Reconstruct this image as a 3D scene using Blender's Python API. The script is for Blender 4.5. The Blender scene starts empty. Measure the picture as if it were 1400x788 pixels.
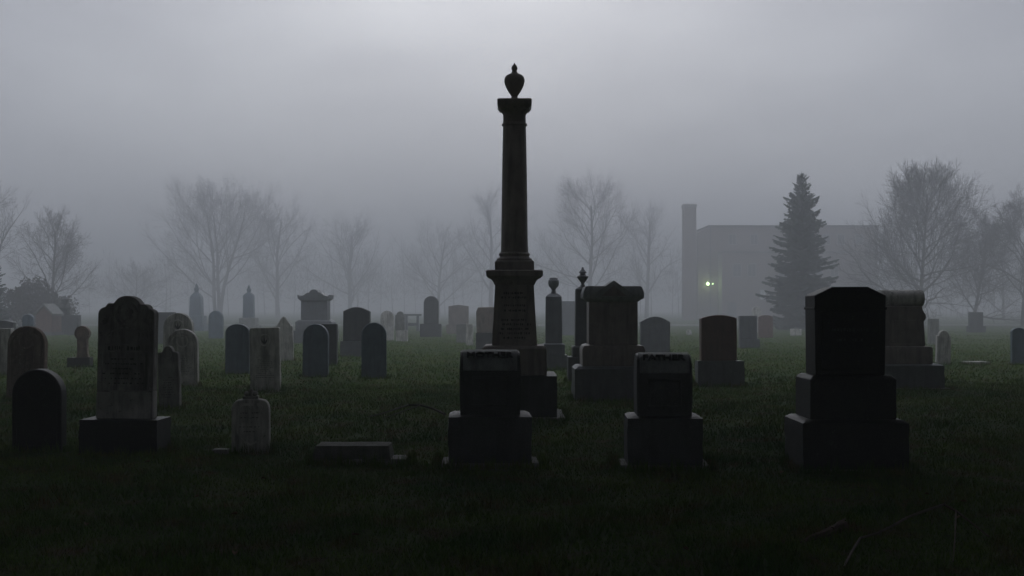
import bpy, math, random
import numpy as np
from mathutils import Vector, Matrix, noise as mnoise

R = math.radians
random.seed(7)
rng = np.random.default_rng(7)
SC = bpy.context.scene
COL = SC.collection

# ------------------------------------------------------------------ camera model (photo pixels, 1400 x 788)
F = 1400 * 40.0 / 36.0      # focal length in photo pixels
HC = 1.6                    # camera height
HY = 420.0                  # horizon row

def depth_of(yb):           # depth of a ground point seen at row yb
    return F * HC / (yb - HY)

def X(px, d):
    return (px - 700.0) / F * d

def Z(py, d):
    return HC - (py - HY) / F * d

# ------------------------------------------------------------------ materials
def new_mat(name):
    m = bpy.data.materials.new(name)
    m.use_nodes = True
    nt = m.node_tree
    for n in list(nt.nodes):
        if n.type != 'OUTPUT_MATERIAL':
            nt.nodes.remove(n)
    out = nt.nodes[0]
    b = nt.nodes.new('ShaderNodeBsdfPrincipled')
    nt.links.new(b.outputs[0], out.inputs[0])
    return m, nt, b

def ramp(nt, fac, p0, p1, c0=(0, 0, 0, 1), c1=(1, 1, 1, 1)):
    r = nt.nodes.new('ShaderNodeValToRGB')
    r.color_ramp.elements[0].position = p0
    r.color_ramp.elements[1].position = p1
    r.color_ramp.elements[0].color = c0
    r.color_ramp.elements[1].color = c1
    nt.links.new(fac, r.inputs[0])
    return r.outputs[0]

def mix(nt, fac, a, b):
    n = nt.nodes.new('ShaderNodeMix')
    n.data_type = 'RGBA'
    for sock, v in ((n.inputs[0], fac), (n.inputs[6], a), (n.inputs[7], b)):
        if isinstance(v, (int, float)):
            sock.default_value = v
        elif isinstance(v, tuple):
            sock.default_value = (v[0], v[1], v[2], 1)
        else:
            nt.links.new(v, sock)
    return n.outputs[2]

def noise_tex(nt, vec, scale, detail=4, rough=0.55):
    n = nt.nodes.new('ShaderNodeTexNoise')
    n.inputs['Scale'].default_value = scale
    n.inputs['Detail'].default_value = detail
    n.inputs['Roughness'].default_value = rough
    nt.links.new(vec, n.inputs['Vector'])
    return n.outputs['Fac']

def obj_vec(nt):
    tc = nt.nodes.new('ShaderNodeTexCoord')
    oi = nt.nodes.new('ShaderNodeObjectInfo')
    ml = nt.nodes.new('ShaderNodeMath'); ml.operation = 'MULTIPLY'; ml.inputs[1].default_value = 37.0
    nt.links.new(oi.outputs['Random'], ml.inputs[0])
    ad = nt.nodes.new('ShaderNodeVectorMath'); ad.operation = 'ADD'
    nt.links.new(tc.outputs['Object'], ad.inputs[0])
    nt.links.new(ml.outputs[0], ad.inputs[1])
    return ad.outputs[0]

def scaled(nt, vec, s):
    m = nt.nodes.new('ShaderNodeMapping')
    m.inputs['Scale'].default_value = s
    nt.links.new(vec, m.inputs[0])
    return m.outputs[0]

def stone_mat(name, base, dark, fleck=None, stain=None, lichen=None, rough=0.8, bump=0.25, stain_amt=0.6, spec=0.25):
    m, nt, b = new_mat(name)
    v = obj_vec(nt)
    c = mix(nt, ramp(nt, noise_tex(nt, v, 5.0, 5), 0.35, 0.68), dark, base)
    if fleck:
        c = mix(nt, ramp(nt, noise_tex(nt, v, 140.0, 2, 0.7), 0.54, 0.62), c, fleck)
    if stain:     # rain streaks running down the face
        st = noise_tex(nt, scaled(nt, v, (9, 9, 1.1)), 1.2, 5, 0.65)
        k = nt.nodes.new('ShaderNodeMath'); k.operation = 'MULTIPLY'; k.inputs[1].default_value = stain_amt
        nt.links.new(ramp(nt, st, 0.46, 0.66), k.inputs[0])
        c = mix(nt, k.outputs[0], c, stain)
    if lichen:
        c = mix(nt, ramp(nt, noise_tex(nt, v, 17.0, 6, 0.7), 0.60, 0.70), c, lichen)
    nt.links.new(c, b.inputs['Base Color'])
    b.inputs['Roughness'].default_value = rough
    b.inputs['Specular IOR Level'].default_value = spec
    bp = nt.nodes.new('ShaderNodeBump')
    bp.inputs['Strength'].default_value = bump
    bp.inputs['Distance'].default_value = 0.012
    nt.links.new(noise_tex(nt, v, 45.0, 6, 0.7), bp.inputs['Height'])
    nt.links.new(bp.outputs[0], b.inputs['Normal'])
    return m

def flat_mat(name, c, c2=None, scale=6.0, rough=0.85):
    m, nt, b = new_mat(name)
    v = obj_vec(nt)
    c2 = c2 or tuple(0.6 * x for x in c)
    nt.links.new(mix(nt, ramp(nt, noise_tex(nt, v, scale, 4), 0.35, 0.65), c2, c), b.inputs['Base Color'])
    b.inputs['Roughness'].default_value = rough
    b.inputs['Specular IOR Level'].default_value = 0.2
    return m

M = {}
M['black'] = stone_mat('black_granite', (0.020, 0.021, 0.022), (0.011, 0.012, 0.012), (0.05, 0.05, 0.05), (0.035, 0.036, 0.034), (0.07, 0.075, 0.065), 0.5, 0.3, spec=.32)
M['grey'] = stone_mat('grey_granite', (0.13, 0.14, 0.155), (0.075, 0.08, 0.09), (0.22, 0.22, 0.23), (0.05, 0.052, 0.05), None, 0.42, 0.3, spec=.55)
M['darkgrey'] = stone_mat('dark_weathered_granite', (0.075, 0.08, 0.085), (0.04, 0.042, 0.045), (0.13, 0.13, 0.13), (0.025, 0.026, 0.026), (0.11, 0.12, 0.10), 0.5, 0.4, spec=.35)
M['brown'] = stone_mat('brown_granite', (0.27, 0.225, 0.20), (0.165, 0.135, 0.12), (0.35, 0.30, 0.275), (0.045, 0.04, 0.038), None, 0.42, 0.25, spec=.55)
M['sandstone'] = stone_mat('brown_sandstone', (0.40, 0.355, 0.325), (0.26, 0.22, 0.20), (0.46, 0.41, 0.38), (0.10, 0.09, 0.085), None, 0.6, 0.25, spec=.35)
M['red'] = stone_mat('red_granite', (0.19, 0.105, 0.085), (0.11, 0.06, 0.05), (0.26, 0.16, 0.14), (0.06, 0.045, 0.04), None, 0.42, 0.2, spec=.55)
M['slate'] = stone_mat('blue_grey_slate', (0.16, 0.205, 0.25), (0.11, 0.145, 0.18), None, (0.05, 0.065, 0.075), None, 0.42, 0.2, spec=.55)
M['marble'] = stone_mat('weathered_pale_marble', (0.66, 0.64, 0.60), (0.44, 0.425, 0.40), None, (0.10, 0.095, 0.085), (0.14, 0.15, 0.11), 0.85, 0.35, 0.75)
M['dirty'] = stone_mat('grimy_marble', (0.38, 0.365, 0.345), (0.20, 0.19, 0.18), None, (0.06, 0.056, 0.05), (0.10, 0.105, 0.085), 0.9, 0.4, 0.8)
M['rust'] = stone_mat('brown_stained_marble', (0.33, 0.26, 0.215), (0.16, 0.12, 0.10), None, (0.07, 0.05, 0.042), (0.48, 0.45, 0.41), 0.9, 0.35, 0.8)
M['concrete'] = stone_mat('pale_concrete', (0.30, 0.30, 0.29), (0.18, 0.18, 0.17), (0.38, 0.38, 0.36), (0.10, 0.10, 0.09), (0.16, 0.17, 0.13), 0.9, 0.4)
M['mossy'] = stone_mat('mossy_limestone', (0.17, 0.17, 0.155), (0.07, 0.075, 0.06), (0.22, 0.22, 0.20), (0.04, 0.045, 0.035), (0.05, 0.06, 0.035), 0.95, 0.5)
M['skylit'] = stone_mat('skylit_pale_granite', (0.34, 0.36, 0.36), (0.20, 0.215, 0.22), (0.42, 0.43, 0.42), (0.10, 0.11, 0.105), (0.22, 0.25, 0.21), 0.6, 0.4)  # granite with light from the sky put into its colour
M['foot'] = stone_mat('paler_marble_foot', (0.50, 0.485, 0.455), (0.28, 0.27, 0.255), None, (0.08, 0.075, 0.068), (0.14, 0.15, 0.11), 0.9, 0.4, 0.8)
M['cut'] = flat_mat('worn_inscription', (0.05, 0.047, 0.045))
M['cutpale'] = flat_mat('worn_inscription_on_marble', (0.15, 0.145, 0.135))
M['bark'] = flat_mat('bark', (0.07, 0.055, 0.047), (0.04, 0.032, 0.027), 8)
M['twig'] = flat_mat('bare_twigs', (0.065, 0.053, 0.046), (0.045, 0.037, 0.033), 3)
M['wetwood'] = flat_mat('wet_wood', (0.13, 0.085, 0.07), (0.06, 0.04, 0.033), 14)
M['palewood'] = flat_mat('dry_wood', (0.15, 0.125, 0.11), (0.09, 0.075, 0.065), 14)
M['needle'] = flat_mat('spruce_needles', (0.040, 0.062, 0.050), (0.022, 0.036, 0.030), 1.4)
M['added_shade_leaf'] = flat_mat('added_shade_tree_leaves', (0.035, 0.050, 0.028), (0.02, 0.03, 0.018), 1.4)
M['brick'] = flat_mat('brown_brick', (0.15, 0.10, 0.085), (0.10, 0.07, 0.06), 2.0)
M['trim'] = flat_mat('painted_trim', (0.32, 0.31, 0.30))
M['glass'] = flat_mat('dark_window_glass', (0.03, 0.033, 0.037), rough=0.15)
M['blind'] = flat_mat('white_window_blind', (0.72, 0.74, 0.74), (0.62, 0.64, 0.64))
M['roof'] = flat_mat('dark_roofing', (0.07, 0.07, 0.072))
M['metal'] = flat_mat('dark_metal', (0.05, 0.05, 0.052), rough=0.5)
M['leafdry'] = flat_mat('dead_leaf', (0.16, 0.09, 0.045), (0.09, 0.05, 0.03), 9)

m, nt, b = new_mat('lit_lamp')
b.inputs['Base Color'].default_value = (0.7, 0.9, 0.6, 1)
b.inputs['Emission Color'].default_value = (0.62, 1.0, 0.42, 1)
b.inputs['Emission Strength'].default_value = 7.0
M['lamp'] = m

# brick courses for the far building
m, nt, b = new_mat('brick_courses')
tc = nt.nodes.new('ShaderNodeTexCoord')
mp = nt.nodes.new('ShaderNodeMapping'); mp.inputs['Rotation'].default_value = (R(90), 0, 0)
nt.links.new(tc.outputs['Object'], mp.inputs[0])
bt = nt.nodes.new('ShaderNodeTexBrick'); bt.inputs['Scale'].default_value = 4.0
bt.inputs['Color1'].default_value = (0.16, 0.10, 0.085, 1); bt.inputs['Color2'].default_value = (0.12, 0.08, 0.068, 1)
bt.inputs['Mortar'].default_value = (0.22, 0.21, 0.2, 1); bt.inputs['Mortar Size'].default_value = 0.012
nt.links.new(mp.outputs[0], bt.inputs['Vector']); nt.links.new(bt.outputs[0], b.inputs['Base Color'])
b.inputs['Roughness'].default_value = 0.9
M['brick'] = m

# ground and grass: same colour field in world metres
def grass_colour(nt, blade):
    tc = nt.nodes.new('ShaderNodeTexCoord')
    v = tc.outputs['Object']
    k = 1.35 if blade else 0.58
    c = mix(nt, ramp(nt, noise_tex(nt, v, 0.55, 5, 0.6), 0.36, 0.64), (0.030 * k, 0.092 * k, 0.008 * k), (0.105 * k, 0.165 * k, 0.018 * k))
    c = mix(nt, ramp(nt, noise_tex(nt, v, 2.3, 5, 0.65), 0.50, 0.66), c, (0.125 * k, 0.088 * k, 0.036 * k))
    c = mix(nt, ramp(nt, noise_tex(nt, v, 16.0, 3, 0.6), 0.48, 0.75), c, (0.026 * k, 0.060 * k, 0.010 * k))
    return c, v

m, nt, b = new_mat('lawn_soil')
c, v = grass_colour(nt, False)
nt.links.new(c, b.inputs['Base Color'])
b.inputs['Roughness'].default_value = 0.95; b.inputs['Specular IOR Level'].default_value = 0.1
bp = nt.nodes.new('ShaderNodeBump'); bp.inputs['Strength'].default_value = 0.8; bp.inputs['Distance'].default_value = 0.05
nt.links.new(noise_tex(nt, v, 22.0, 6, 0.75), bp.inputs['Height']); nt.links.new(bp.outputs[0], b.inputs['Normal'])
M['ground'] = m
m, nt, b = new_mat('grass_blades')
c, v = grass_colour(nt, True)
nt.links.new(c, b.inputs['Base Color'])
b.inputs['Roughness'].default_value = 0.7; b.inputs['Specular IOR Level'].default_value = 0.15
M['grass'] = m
M['road'] = flat_mat('pale_gravel_drive', (0.24, 0.235, 0.225), (0.17, 0.165, 0.16), 1.5)

# ------------------------------------------------------------------ geometry helper
class MB:
    def __init__(self):
        self.v = []; self.f = []

    def add(self, vs, fs):
        n = len(self.v)
        self.v.extend(vs)
        self.f.extend([tuple(i + n for i in f) for f in fs])
        return self

    def prism(self, outline, y0, y1):          # outline (x, z) counter-clockwise seen from -y
        n = len(outline)
        vs = [(x, y0, z) for x, z in outline] + [(x, y1, z) for x, z in outline]
        fs = [tuple(range(n)), tuple(range(2 * n - 1, n - 1, -1))]
        for i in range(n):
            j = (i + 1) % n
            fs.append((j, i, i + n, j + n))
        return self.add(vs, fs)

    def xprism(self, outline, x0, x1):         # outline (y, z) extruded along x
        n = len(outline)
        vs = [(x0, y, z) for y, z in outline] + [(x1, y, z) for y, z in outline]
        fs = [tuple(range(n)), tuple(range(2 * n - 1, n - 1, -1))]
        for i in range(n):
            j = (i + 1) % n
            fs.append((j, i, i + n, j + n))
        return self.add(vs, fs)

    def frustum(self, w0, d0, z0, w1, d1, z1, cx=0, cy=0):
        vs = []
        for w, d, z in ((w0, d0, z0), (w1, d1, z1)):
            vs += [(cx - w / 2, cy - d / 2, z), (cx + w / 2, cy - d / 2, z), (cx + w / 2, cy + d / 2, z), (cx - w / 2, cy + d / 2, z)]
        return self.add(vs, [(3, 2, 1, 0), (4, 5, 6, 7), (0, 1, 5, 4), (1, 2, 6, 5), (2, 3, 7, 6), (3, 0, 4, 7)])

    def box(self, w, d, z0, z1, cx=0, cy=0):
        return self.frustum(w, d, z0, w, d, z1, cx, cy)

    def lathe(self, prof, n=28, cx=0, cy=0):   # prof (r, z) bottom to top
        vs = []; fs = []
        for r, z in prof:
            for k in range(n):
                a = 2 * math.pi * k / n
                vs.append((cx + r * math.cos(a), cy + r * math.sin(a), z))
        for i in range(len(prof) - 1):
            for k in range(n):
                k2 = (k + 1) % n
                fs.append((i * n + k, i * n + k2, (i + 1) * n + k2, (i + 1) * n + k))
        fs.append(tuple(range(n - 1, -1, -1)))
        fs.append(tuple((len(prof) - 1) * n + k for k in range(n)))
        return self.add(vs, fs)

    def stepped(self, secs):                   # stacked square sections (w, d, z)
        vs = []; fs = []
        for w, d, z in secs:
            vs += [(-w / 2, -d / 2, z), (w / 2, -d / 2, z), (w / 2, d / 2, z), (-w / 2, d / 2, z)]
        for i in range(len(secs) - 1):
            for k in range(4):
                k2 = (k + 1) % 4
                fs.append((i * 4 + k, i * 4 + k2, i * 4 + 4 + k2, i * 4 + 4 + k))
        fs.append((3, 2, 1, 0)); t = 4 * (len(secs) - 1); fs.append((t, t + 1, t + 2, t + 3))
        return self.add(vs, fs)

    def tube(self, pts, radii, n=5, cap=False):
        vs = []; fs = []
        prev = None
        for i, p in enumerate(pts):
            if i < len(pts) - 1:
                t = (pts[i + 1] - p).normalized()
            else:
                t = (p - pts[i - 1]).normalized()
            if prev is None:
                a = Vector((1, 0, 0)) if abs(t.x) < 0.8 else Vector((0, 1, 0))
                u = t.cross(a).normalized()
            else:
                u = (prev - t * prev.dot(t)).normalized()
            prev = u
            w = t.cross(u)
            for k in range(n):
                an = 2 * math.pi * k / n
                q = p + (u * math.cos(an) + w * math.sin(an)) * radii[i]
                vs.append((q.x, q.y, q.z))
        for i in range(len(pts) - 1):
            for k in range(n):
                k2 = (k + 1) % n
                fs.append((i * n + k, i * n + k2, (i + 1) * n + k2, (i + 1) * n + k))
        if cap:
            fs.append(tuple(range(n - 1, -1, -1)))
            fs.append(tuple((len(pts) - 1) * n + k for k in range(n)))
        return self.add(vs, fs)

    def build(self, name, mat, parent=None, bevel=0.0, smooth=True, loc=None, rough=0.0, seed=0):
        me = bpy.data.meshes.new(name)
        me.from_pydata(self.v, [], self.f)
        me.validate()
        if smooth:
            me.shade_smooth()
            me.set_sharp_from_angle(angle=R(38))
        me.materials.append(M[mat] if isinstance(mat, str) else mat)
        o = bpy.data.objects.new(name, me)
        COL.objects.link(o)
        if parent is not None:
            o.parent = parent
        if loc is not None:
            o.location = loc
        if bevel:
            bv = o.modifiers.new('edge', 'BEVEL')
            bv.width = bevel; bv.segments = 2; bv.limit_method = 'ANGLE'; bv.angle_limit = R(40)
        return o

def rough_block(w, d, z0, z1, amp=0.012, cell=0.06, seed=0, cx=0, cy=0, taper=0.0):
    """Rock-faced block: a subdivided box whose sides are hewn unevenly, with a smooth top."""
    nx, ny, nz = max(2, int(w / cell)), max(2, int(d / cell)), max(2, int((z1 - z0) / cell))
    idx = {}; vs = []; fs = []
    def vid(i, j, k):
        key = (i, j, k)
        if key not in idx:
            t = 1 - taper * k / nz
            x = (i / nx - .5) * w * t; y = (j / ny - .5) * d * t; z = z0 + (z1 - z0) * k / nz
            p = Vector((x * 7 + seed * 13.7, y * 7, z * 7))
            n = mnoise.noise(p) + .5 * mnoise.noise(p * 2.7)
            edge = 0.35 if k in (0, nz) else 1
            bx = 1 if i == nx else -1 if i == 0 else 0
            by = 1 if j == ny else -1 if j == 0 else 0
            vs.append((cx + x + bx * n * amp * edge, cy + y + by * n * amp * edge, z + (0.15 * n * amp if k == nz else 0)))
            idx[key] = len(vs) - 1
        return idx[key]
    for i in range(nx):
        for k in range(nz):
            fs.append((vid(i, 0, k), vid(i + 1, 0, k), vid(i + 1, 0, k + 1), vid(i, 0, k + 1)))
            fs.append((vid(i + 1, ny, k), vid(i, ny, k), vid(i, ny, k + 1), vid(i + 1, ny, k + 1)))
    for j in range(ny):
        for k in range(nz):
            fs.append((vid(0, j + 1, k), vid(0, j, k), vid(0, j, k + 1), vid(0, j + 1, k + 1)))
            fs.append((vid(nx, j, k), vid(nx, j + 1, k), vid(nx, j + 1, k + 1), vid(nx, j, k + 1)))
    for i in range(nx):
        for j in range(ny):
            fs.append((vid(i, j, nz), vid(i + 1, j, nz), vid(i + 1, j + 1, nz), vid(i, j + 1, nz)))
            fs.append((vid(i, j + 1, 0), vid(i + 1, j + 1, 0), vid(i + 1, j, 0), vid(i, j, 0)))
    return MB().add(vs, fs)

def thing(name, label, cat, loc=(0, 0, 0), rz=0.0, group=None, tilt=(0, 0)):
    o = bpy.data.objects.new(name, None)
    COL.objects.link(o)
    o.empty_display_size = 0.2
    o.location = loc
    o.rotation_euler = (R(tilt[0]), R(tilt[1]), R(rz))
    o['label'] = label; o['category'] = cat
    if group:
        o['group'] = group
    return o

def tag(o, label=None, cat=None, group=None, kind=None):
    for k, v in (('label', label), ('category', cat), ('group', group), ('kind', kind)):
        if v:
            o[k] = v
    return o

# ------------------------------------------------------------------ headstone outlines: (x, z), counter-clockwise from the front
def arc(cx, cz, rx, rz, a0, a1, n):
    return [(cx + rx * math.cos(R(a0 + (a1 - a0) * i / n)), cz + rz * math.sin(R(a0 + (a1 - a0) * i / n))) for i in range(n + 1)]

def shape(kind, w, h, z0=0.0):
    hw = w / 2
    if kind == 'round':
        r = min(hw, h * .6)
        return [(-hw, z0), (hw, z0)] + arc(0, z0 + h - r, hw, r, 0, 180, 22)
    if kind == 'low':        # flattened arch with soft shoulders
        r = hw * .72
        return [(-hw, z0), (hw, z0)] + arc(0, z0 + h - r, hw, r, 0, 180, 22)
    if kind == 'segment':    # shallow curve on square shoulders
        s = h * .055 + .02
        return [(-hw, z0), (hw, z0)] + [(hw - w * i / 14, z0 + h - s + s * math.sin(math.pi * i / 14) ** .8) for i in range(15)]
    if kind == 'bow':        # stronger curve
        s = h * .13
        return [(-hw, z0), (hw, z0)] + [(hw - w * i / 14, z0 + h - s + s * math.sin(math.pi * i / 14)) for i in range(15)]
    if kind == 'square':
        return [(-hw, z0), (hw, z0), (hw, z0 + h), (-hw, z0 + h)]
    if kind == 'worn':       # square with knocked corners
        return [(-hw, z0), (hw, z0), (hw * 1.0, z0 + h * .985), (hw * .94, z0 + h), (-hw * .9, z0 + h * .995), (-hw, z0 + h * .96)]
    if kind == 'chamfer':
        c = hw * .5
        return [(-hw, z0), (hw, z0), (hw, z0 + h - .09 * h), (hw - c, z0 + h), (-hw + c, z0 + h), (-hw, z0 + h - .09 * h)]
    if kind == 'peak':
        return [(-hw, z0), (hw, z0), (hw, z0 + h * .93), (0, z0 + h), (-hw, z0 + h * .93)]
    if kind == 'lean':       # one sloping shoulder
        return [(-hw, z0), (hw, z0), (hw, z0 + h), (-hw * .8, z0 + h), (-hw, z0 + h * .82)]
    if kind == 'shoulder':   # round head between notched shoulders
        r = hw * .72
        zs = z0 + h - r
        return [(-hw, z0), (hw, z0), (hw, zs - .02), (hw * .96, zs), (r, zs)] + arc(0, zs, r, r, 0, 180, 18)[1:] + [(-hw * .96, zs), (-hw, zs - .02)]
    if kind == 'bust':       # round head on a narrower waist
        r = hw
        zc = z0 + h - r
        return [(-hw * .8, z0), (hw * .8, z0), (hw * .66, z0 + h * .18), (hw * .66, zc - r * .75)] + arc(0, zc, r, r, -48, 228, 22) + [(-hw * .66, zc - r * .75), (-hw * .66, z0 + h * .18)]
    if kind == 'ogee':
        p = []
        for i in range(19):
            t = i / 18 * 2 - 1
            a = abs(t)
            s = (0.5 + 0.5 * math.cos(math.pi * a)) ** 1.0
            p.append((-t * hw, z0 + h - .22 * h * (1 - s)))
        return [(-hw, z0), (hw, z0)] + p
    if kind == 'trefoil':
        r = hw * .46
        zs = z0 + h - r * 1.15
        return [(-hw, z0), (hw, z0), (hw, zs - r * .9)] + arc(hw - r * .62, zs - r * .75, r * .62, r * .62, -5, 120, 7) + arc(0, zs, r * 1.02, r * 1.12, 15, 165, 12) + arc(-hw + r * .62, zs - r * .75, r * .62, r * .62, 60, 185, 7) + [(-hw, zs - r * .9)]
    raise ValueError(kind)

def inset_outline(o, k, cz):
    return [(x * k, cz + (z - cz) * k) for x, z in o]

def worn_lines(z1, z0, w, y, rows, seed, h=0.012):
    """Rows of worn, illegible cut strokes on a face at depth y."""
    rr = random.Random(seed)
    mb = MB()
    for i in range(rows):
        z = z1 - (z1 - z0) * (i + .5) / rows
        half = w / 2 * rr.uniform(.45, 1.0)
        x = -half
        while x < half:
            l = rr.uniform(.008, .026)
            if rr.random() < .8:
                mb.frustum(l, .004, z - h * rr.uniform(.3, .6), l, .004, z + h * rr.uniform(.3, .6), x, y)
            x += l + rr.uniform(.006, .02)
    return mb

def ring_band(cx, cz, r0, r1, y0, y1, a0=0, a1=360, n=30):
    out = arc(cx, cz, r1, r1, a0, a1, n)
    inn = arc(cx, cz, r0, r0, a0, a1, n)
    mb = MB()
    for i in range(n):
        q = [inn[i], out[i], out[i + 1], inn[i + 1]]
        mb.prism(q, y0, y1)
    return mb

GH = 'headstones standing on the lawn'
GM = 'pedestal monuments on the lawn'

def stone(label, x0, x1, top, yb, kind, mat, t=0.14, base=None, base_mat=None, foot=None, rz=0.0, tilt=(0, 0), name='headstone',
          cat='headstone', carve=None, carve_mat='cut', group=GH, yaw_fix=True):
    """One headstone from its photo rows and columns; the base is (x0, x1, top row)."""
    d = depth_of(yb)
    s = d / F
    def front(a, b_, dep):      # silhouette columns -> columns of the front face (the near side face shows too)
        if b_ < 700: return a, 700 - (700 - b_) * (1 + dep / d)
        if a > 700: return 700 + (a - 700) * (1 + dep / d), b_
        return a, b_
    x0, x1 = front(x0, x1, t)
    if base:
        base = front(base[0], base[1], max(t + .12, (base[1] - base[0]) * s * .42)) + (base[2],)
    if tilt == (0, 0) and yb > 470:
        q_ = random.Random(hash(label)); tilt = (q_.uniform(-1.6, 1.2), q_.uniform(-1.3, 1.3))
    cx = (x0 + x1) / 2
    if base:
        bcx = (base[0] + base[1]) / 2
        bd = max(t + .12, (base[1] - base[0]) * s * .42)
        th = thing(name, label, cat, (X(bcx, d), d + bd / 2, 0), rz, group, tilt)
        bh = (yb - base[2]) * s
        rough_block((base[1] - base[0]) * s, bd, -.05, bh, .008, .07, hash(label) % 97).build('base', base_mat or mat, th)
        w = (x1 - x0) * s; h = (base[2] - top) * s
        dx = (cx - bcx) * s
        z0 = bh + .001
    else:
        th = thing(name, label, cat, (X(cx, d), d + t / 2, 0), rz, group, tilt)
        w = (x1 - x0) * s; h = (yb - top) * s + .06
        dx = 0; z0 = -.06
    o = shape(kind, w, h, z0)
    tb = MB().prism([(x + dx, z) for x, z in o], -t / 2, t / 2).build('tablet', mat, th, bevel=min(.018, t * .15))
    yf = -t / 2
    if carve == 'panel':
        k = .78
        ins = inset_outline(o, k, z0 + h * .55)
        n = len(o)
        mb = MB()
        a = inset_outline(o, .84, z0 + h * .55)
        mb.v = [(x + dx, yf - .008, z) for x, z in a] + [(x + dx, yf - .008, z) for x, z in ins] + [(x + dx, yf + .004, z) for x, z in a] + [(x + dx, yf + .004, z) for x, z in ins]
        for i in range(n):
            j = (i + 1) % n
            mb.f += [(i, j, j + n, i + n), (j, i, i + 2 * n, j + 2 * n), (i + n, j + n, j + 3 * n, i + 3 * n)]
        mb.build('moulding', mat, tb)
    if carve in ('round', 'panel', 'lily'):
        r = w * .2
        zc = z0 + h - w * .42
        ring_band(dx, zc, r * .8, r, yf - .012, yf + .003).build('medallion', mat, tb, bevel=.003)
        if carve == 'lily':
            lb = MB()
            for a in (-38, 0, 38):
                c = [(dx, zc - r * .7)]
                p = [(math.sin(R(a)) * q, math.cos(R(a)) * q) for q in (.5, 1.15)]
                e = r * .14
                lb.prism([(dx - e, zc - r * .65), (dx + e, zc - r * .65), (dx + p[0][0] * r + e, zc - r * .65 + p[0][1] * r), (dx + p[1][0] * r * .75, zc - r * .65 + p[1][1] * r * 1.05), (dx + p[0][0] * r - e, zc - r * .65 + p[0][1] * r)], yf - .01, yf + .003)
            lb.build('carved_flower', carve_mat, tb)
    if carve:
        worn_lines(z0 + h * .58, z0 + h * .22, w * .62, yf, max(3, int(h / .1)), hash(label) % 1000).build('worn_lettering', carve_mat, tb, smooth=False)
    return th

import zlib
def hash(s):       # stable across runs
    return zlib.crc32(s.encode())

# ================================================================== SETTING
gx = np.concatenate([np.linspace(-380, -40, 18), np.linspace(-38, 38, 153), np.linspace(40, 380, 18)])
gy = np.concatenate([np.linspace(-380, -20, 12), np.linspace(-18, 70, 177), np.linspace(72, 380, 30)])
def ground_h(x, y):
    return .018 * (math.sin(x * .9 + 1.3 * math.sin(y * .37)) + math.sin(y * .71 + 2 + x * .23)) - .02
vs = [(x, y, ground_h(x, y)) for y in gy for x in gx]
nx = len(gx)
fs = [(j * nx + i, j * nx + i + 1, (j + 1) * nx + i + 1, (j + 1) * nx + i) for j in range(len(gy) - 1) for i in range(nx - 1)]
tag(MB().add(vs, fs).build('ground', 'ground'), kind='structure')
MB_r = MB().add([(-370, 96, .03), (370, 96, .03), (370, 103, .03), (-370, 103, .03)], [(0, 1, 2, 3)])
tag(MB_r.build('driveway', 'road', smooth=False), kind='structure')

# ================================================================== FRONT ROW
# black rounded headstone, far left
stone('squat black round-topped headstone in the foreground, with no base under it', 15, 92, 505, 616, 'round', 'black', .16, rz=-3, carve='panel')

# tall ornate headstone on a dark base
d = depth_of(622); s = d / F
bw = (214.5 - 108) * s; bd = .5; bh = (622 - 575) * s
T = thing('headstone', 'tall grimy tablet with scrolled lobed crest and round medallion, on a broad dark base', 'headstone', (X(161, d), d + bd / 2, 0), 0, GH, (-.6, .5))
rough_block(bw, bd, -.05, bh, .012, .06, 3).build('base', 'black', T)
pts = [(133, 575), (215.5, 575), (216.6, 431), (214.5, 427), (211, 425), (208, 424.5), (207.3, 421.5), (204.5, 419), (200.5, 418), (197, 418.5), (195.3, 417.5),
       (193, 414), (189.5, 410.6), (185.6, 408.6), (181, 407.2), (176, 406.7), (171, 407.2), (166.4, 408.6), (162.5, 410.6), (159, 414), (156.6, 417.5),
       (154.5, 418), (151.5, 416.7), (148, 417.6), (145.8, 420), (144.8, 422.3), (141, 423), (137.5, 425), (135, 428), (134, 432)]
cx = 174.5; t = .17; yf = -t / 2
def q(px, py):
    return (((129.5 + (px - 132) * .935) - 161) * s * (1 + .165 / d) - (700 - 161) * s * .165 / d, bh + (575 - py) * s * 1.013 + .001)
tb = MB().prism([q(133.6, 537.4), q(215.4, 537.4)] + [q(*p) for p in pts[2:]], yf, t / 2).build('tablet', 'dirty', T, bevel=.012)
MB().prism([q(133, 575), q(215.5, 575), q(215.4, 537.7), q(133.6, 537.7)], yf, t / 2).build('tablet_foot', 'foot', T, bevel=.006)
c0 = q(176, 431)
ring_band(c0[0], c0[1], 13.2 * s, 16.5 * s, yf - .02, yf + .004).build('medallion', 'dirty', tb, bevel=.004)
fl = MB()
for k in range(6):
    a = k * 60 + 20
    fl.lathe([(.001, 0), (.018, .004)], 3) if False else fl.prism(arc(c0[0] + .05 * math.cos(R(a)), c0[1] + .05 * math.sin(R(a)), .03, .03, 0, 330, 9), yf - .012, yf + .004)
fl.prism(arc(c0[0], c0[1], .03, .03, 0, 330, 9), yf - .02, yf + .004)
fl.build('carved_flower', 'dirty', tb, bevel=.006)
ca = q(175.5, 476)
ring_band(ca[0], ca[1] - .07, .27, .285, yf - .009, yf + .004, 28, 152, 20).build('arch_moulding', 'dirty', tb)
bmb = MB()
for a, b_ in (((143, 472.5), (209, 474)), ((143, 482.5), (209, 484)), ((134.6, 536.5), (215.4, 538.6))):
    p0 = q(*a); p1 = q(*b_)
    bmb.box(p1[0] - p0[0], .014, p1[1], p0[1], (p0[0] + p1[0]) / 2, yf)
for px in (141.5, 209.5):
    p0 = q(px - .8, 440); p1 = q(px + .8, 535.8)
    bmb.box(p1[0] - p0[0], .012, p1[1], p0[1], (p0[0] + p1[0]) / 2, yf)
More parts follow.
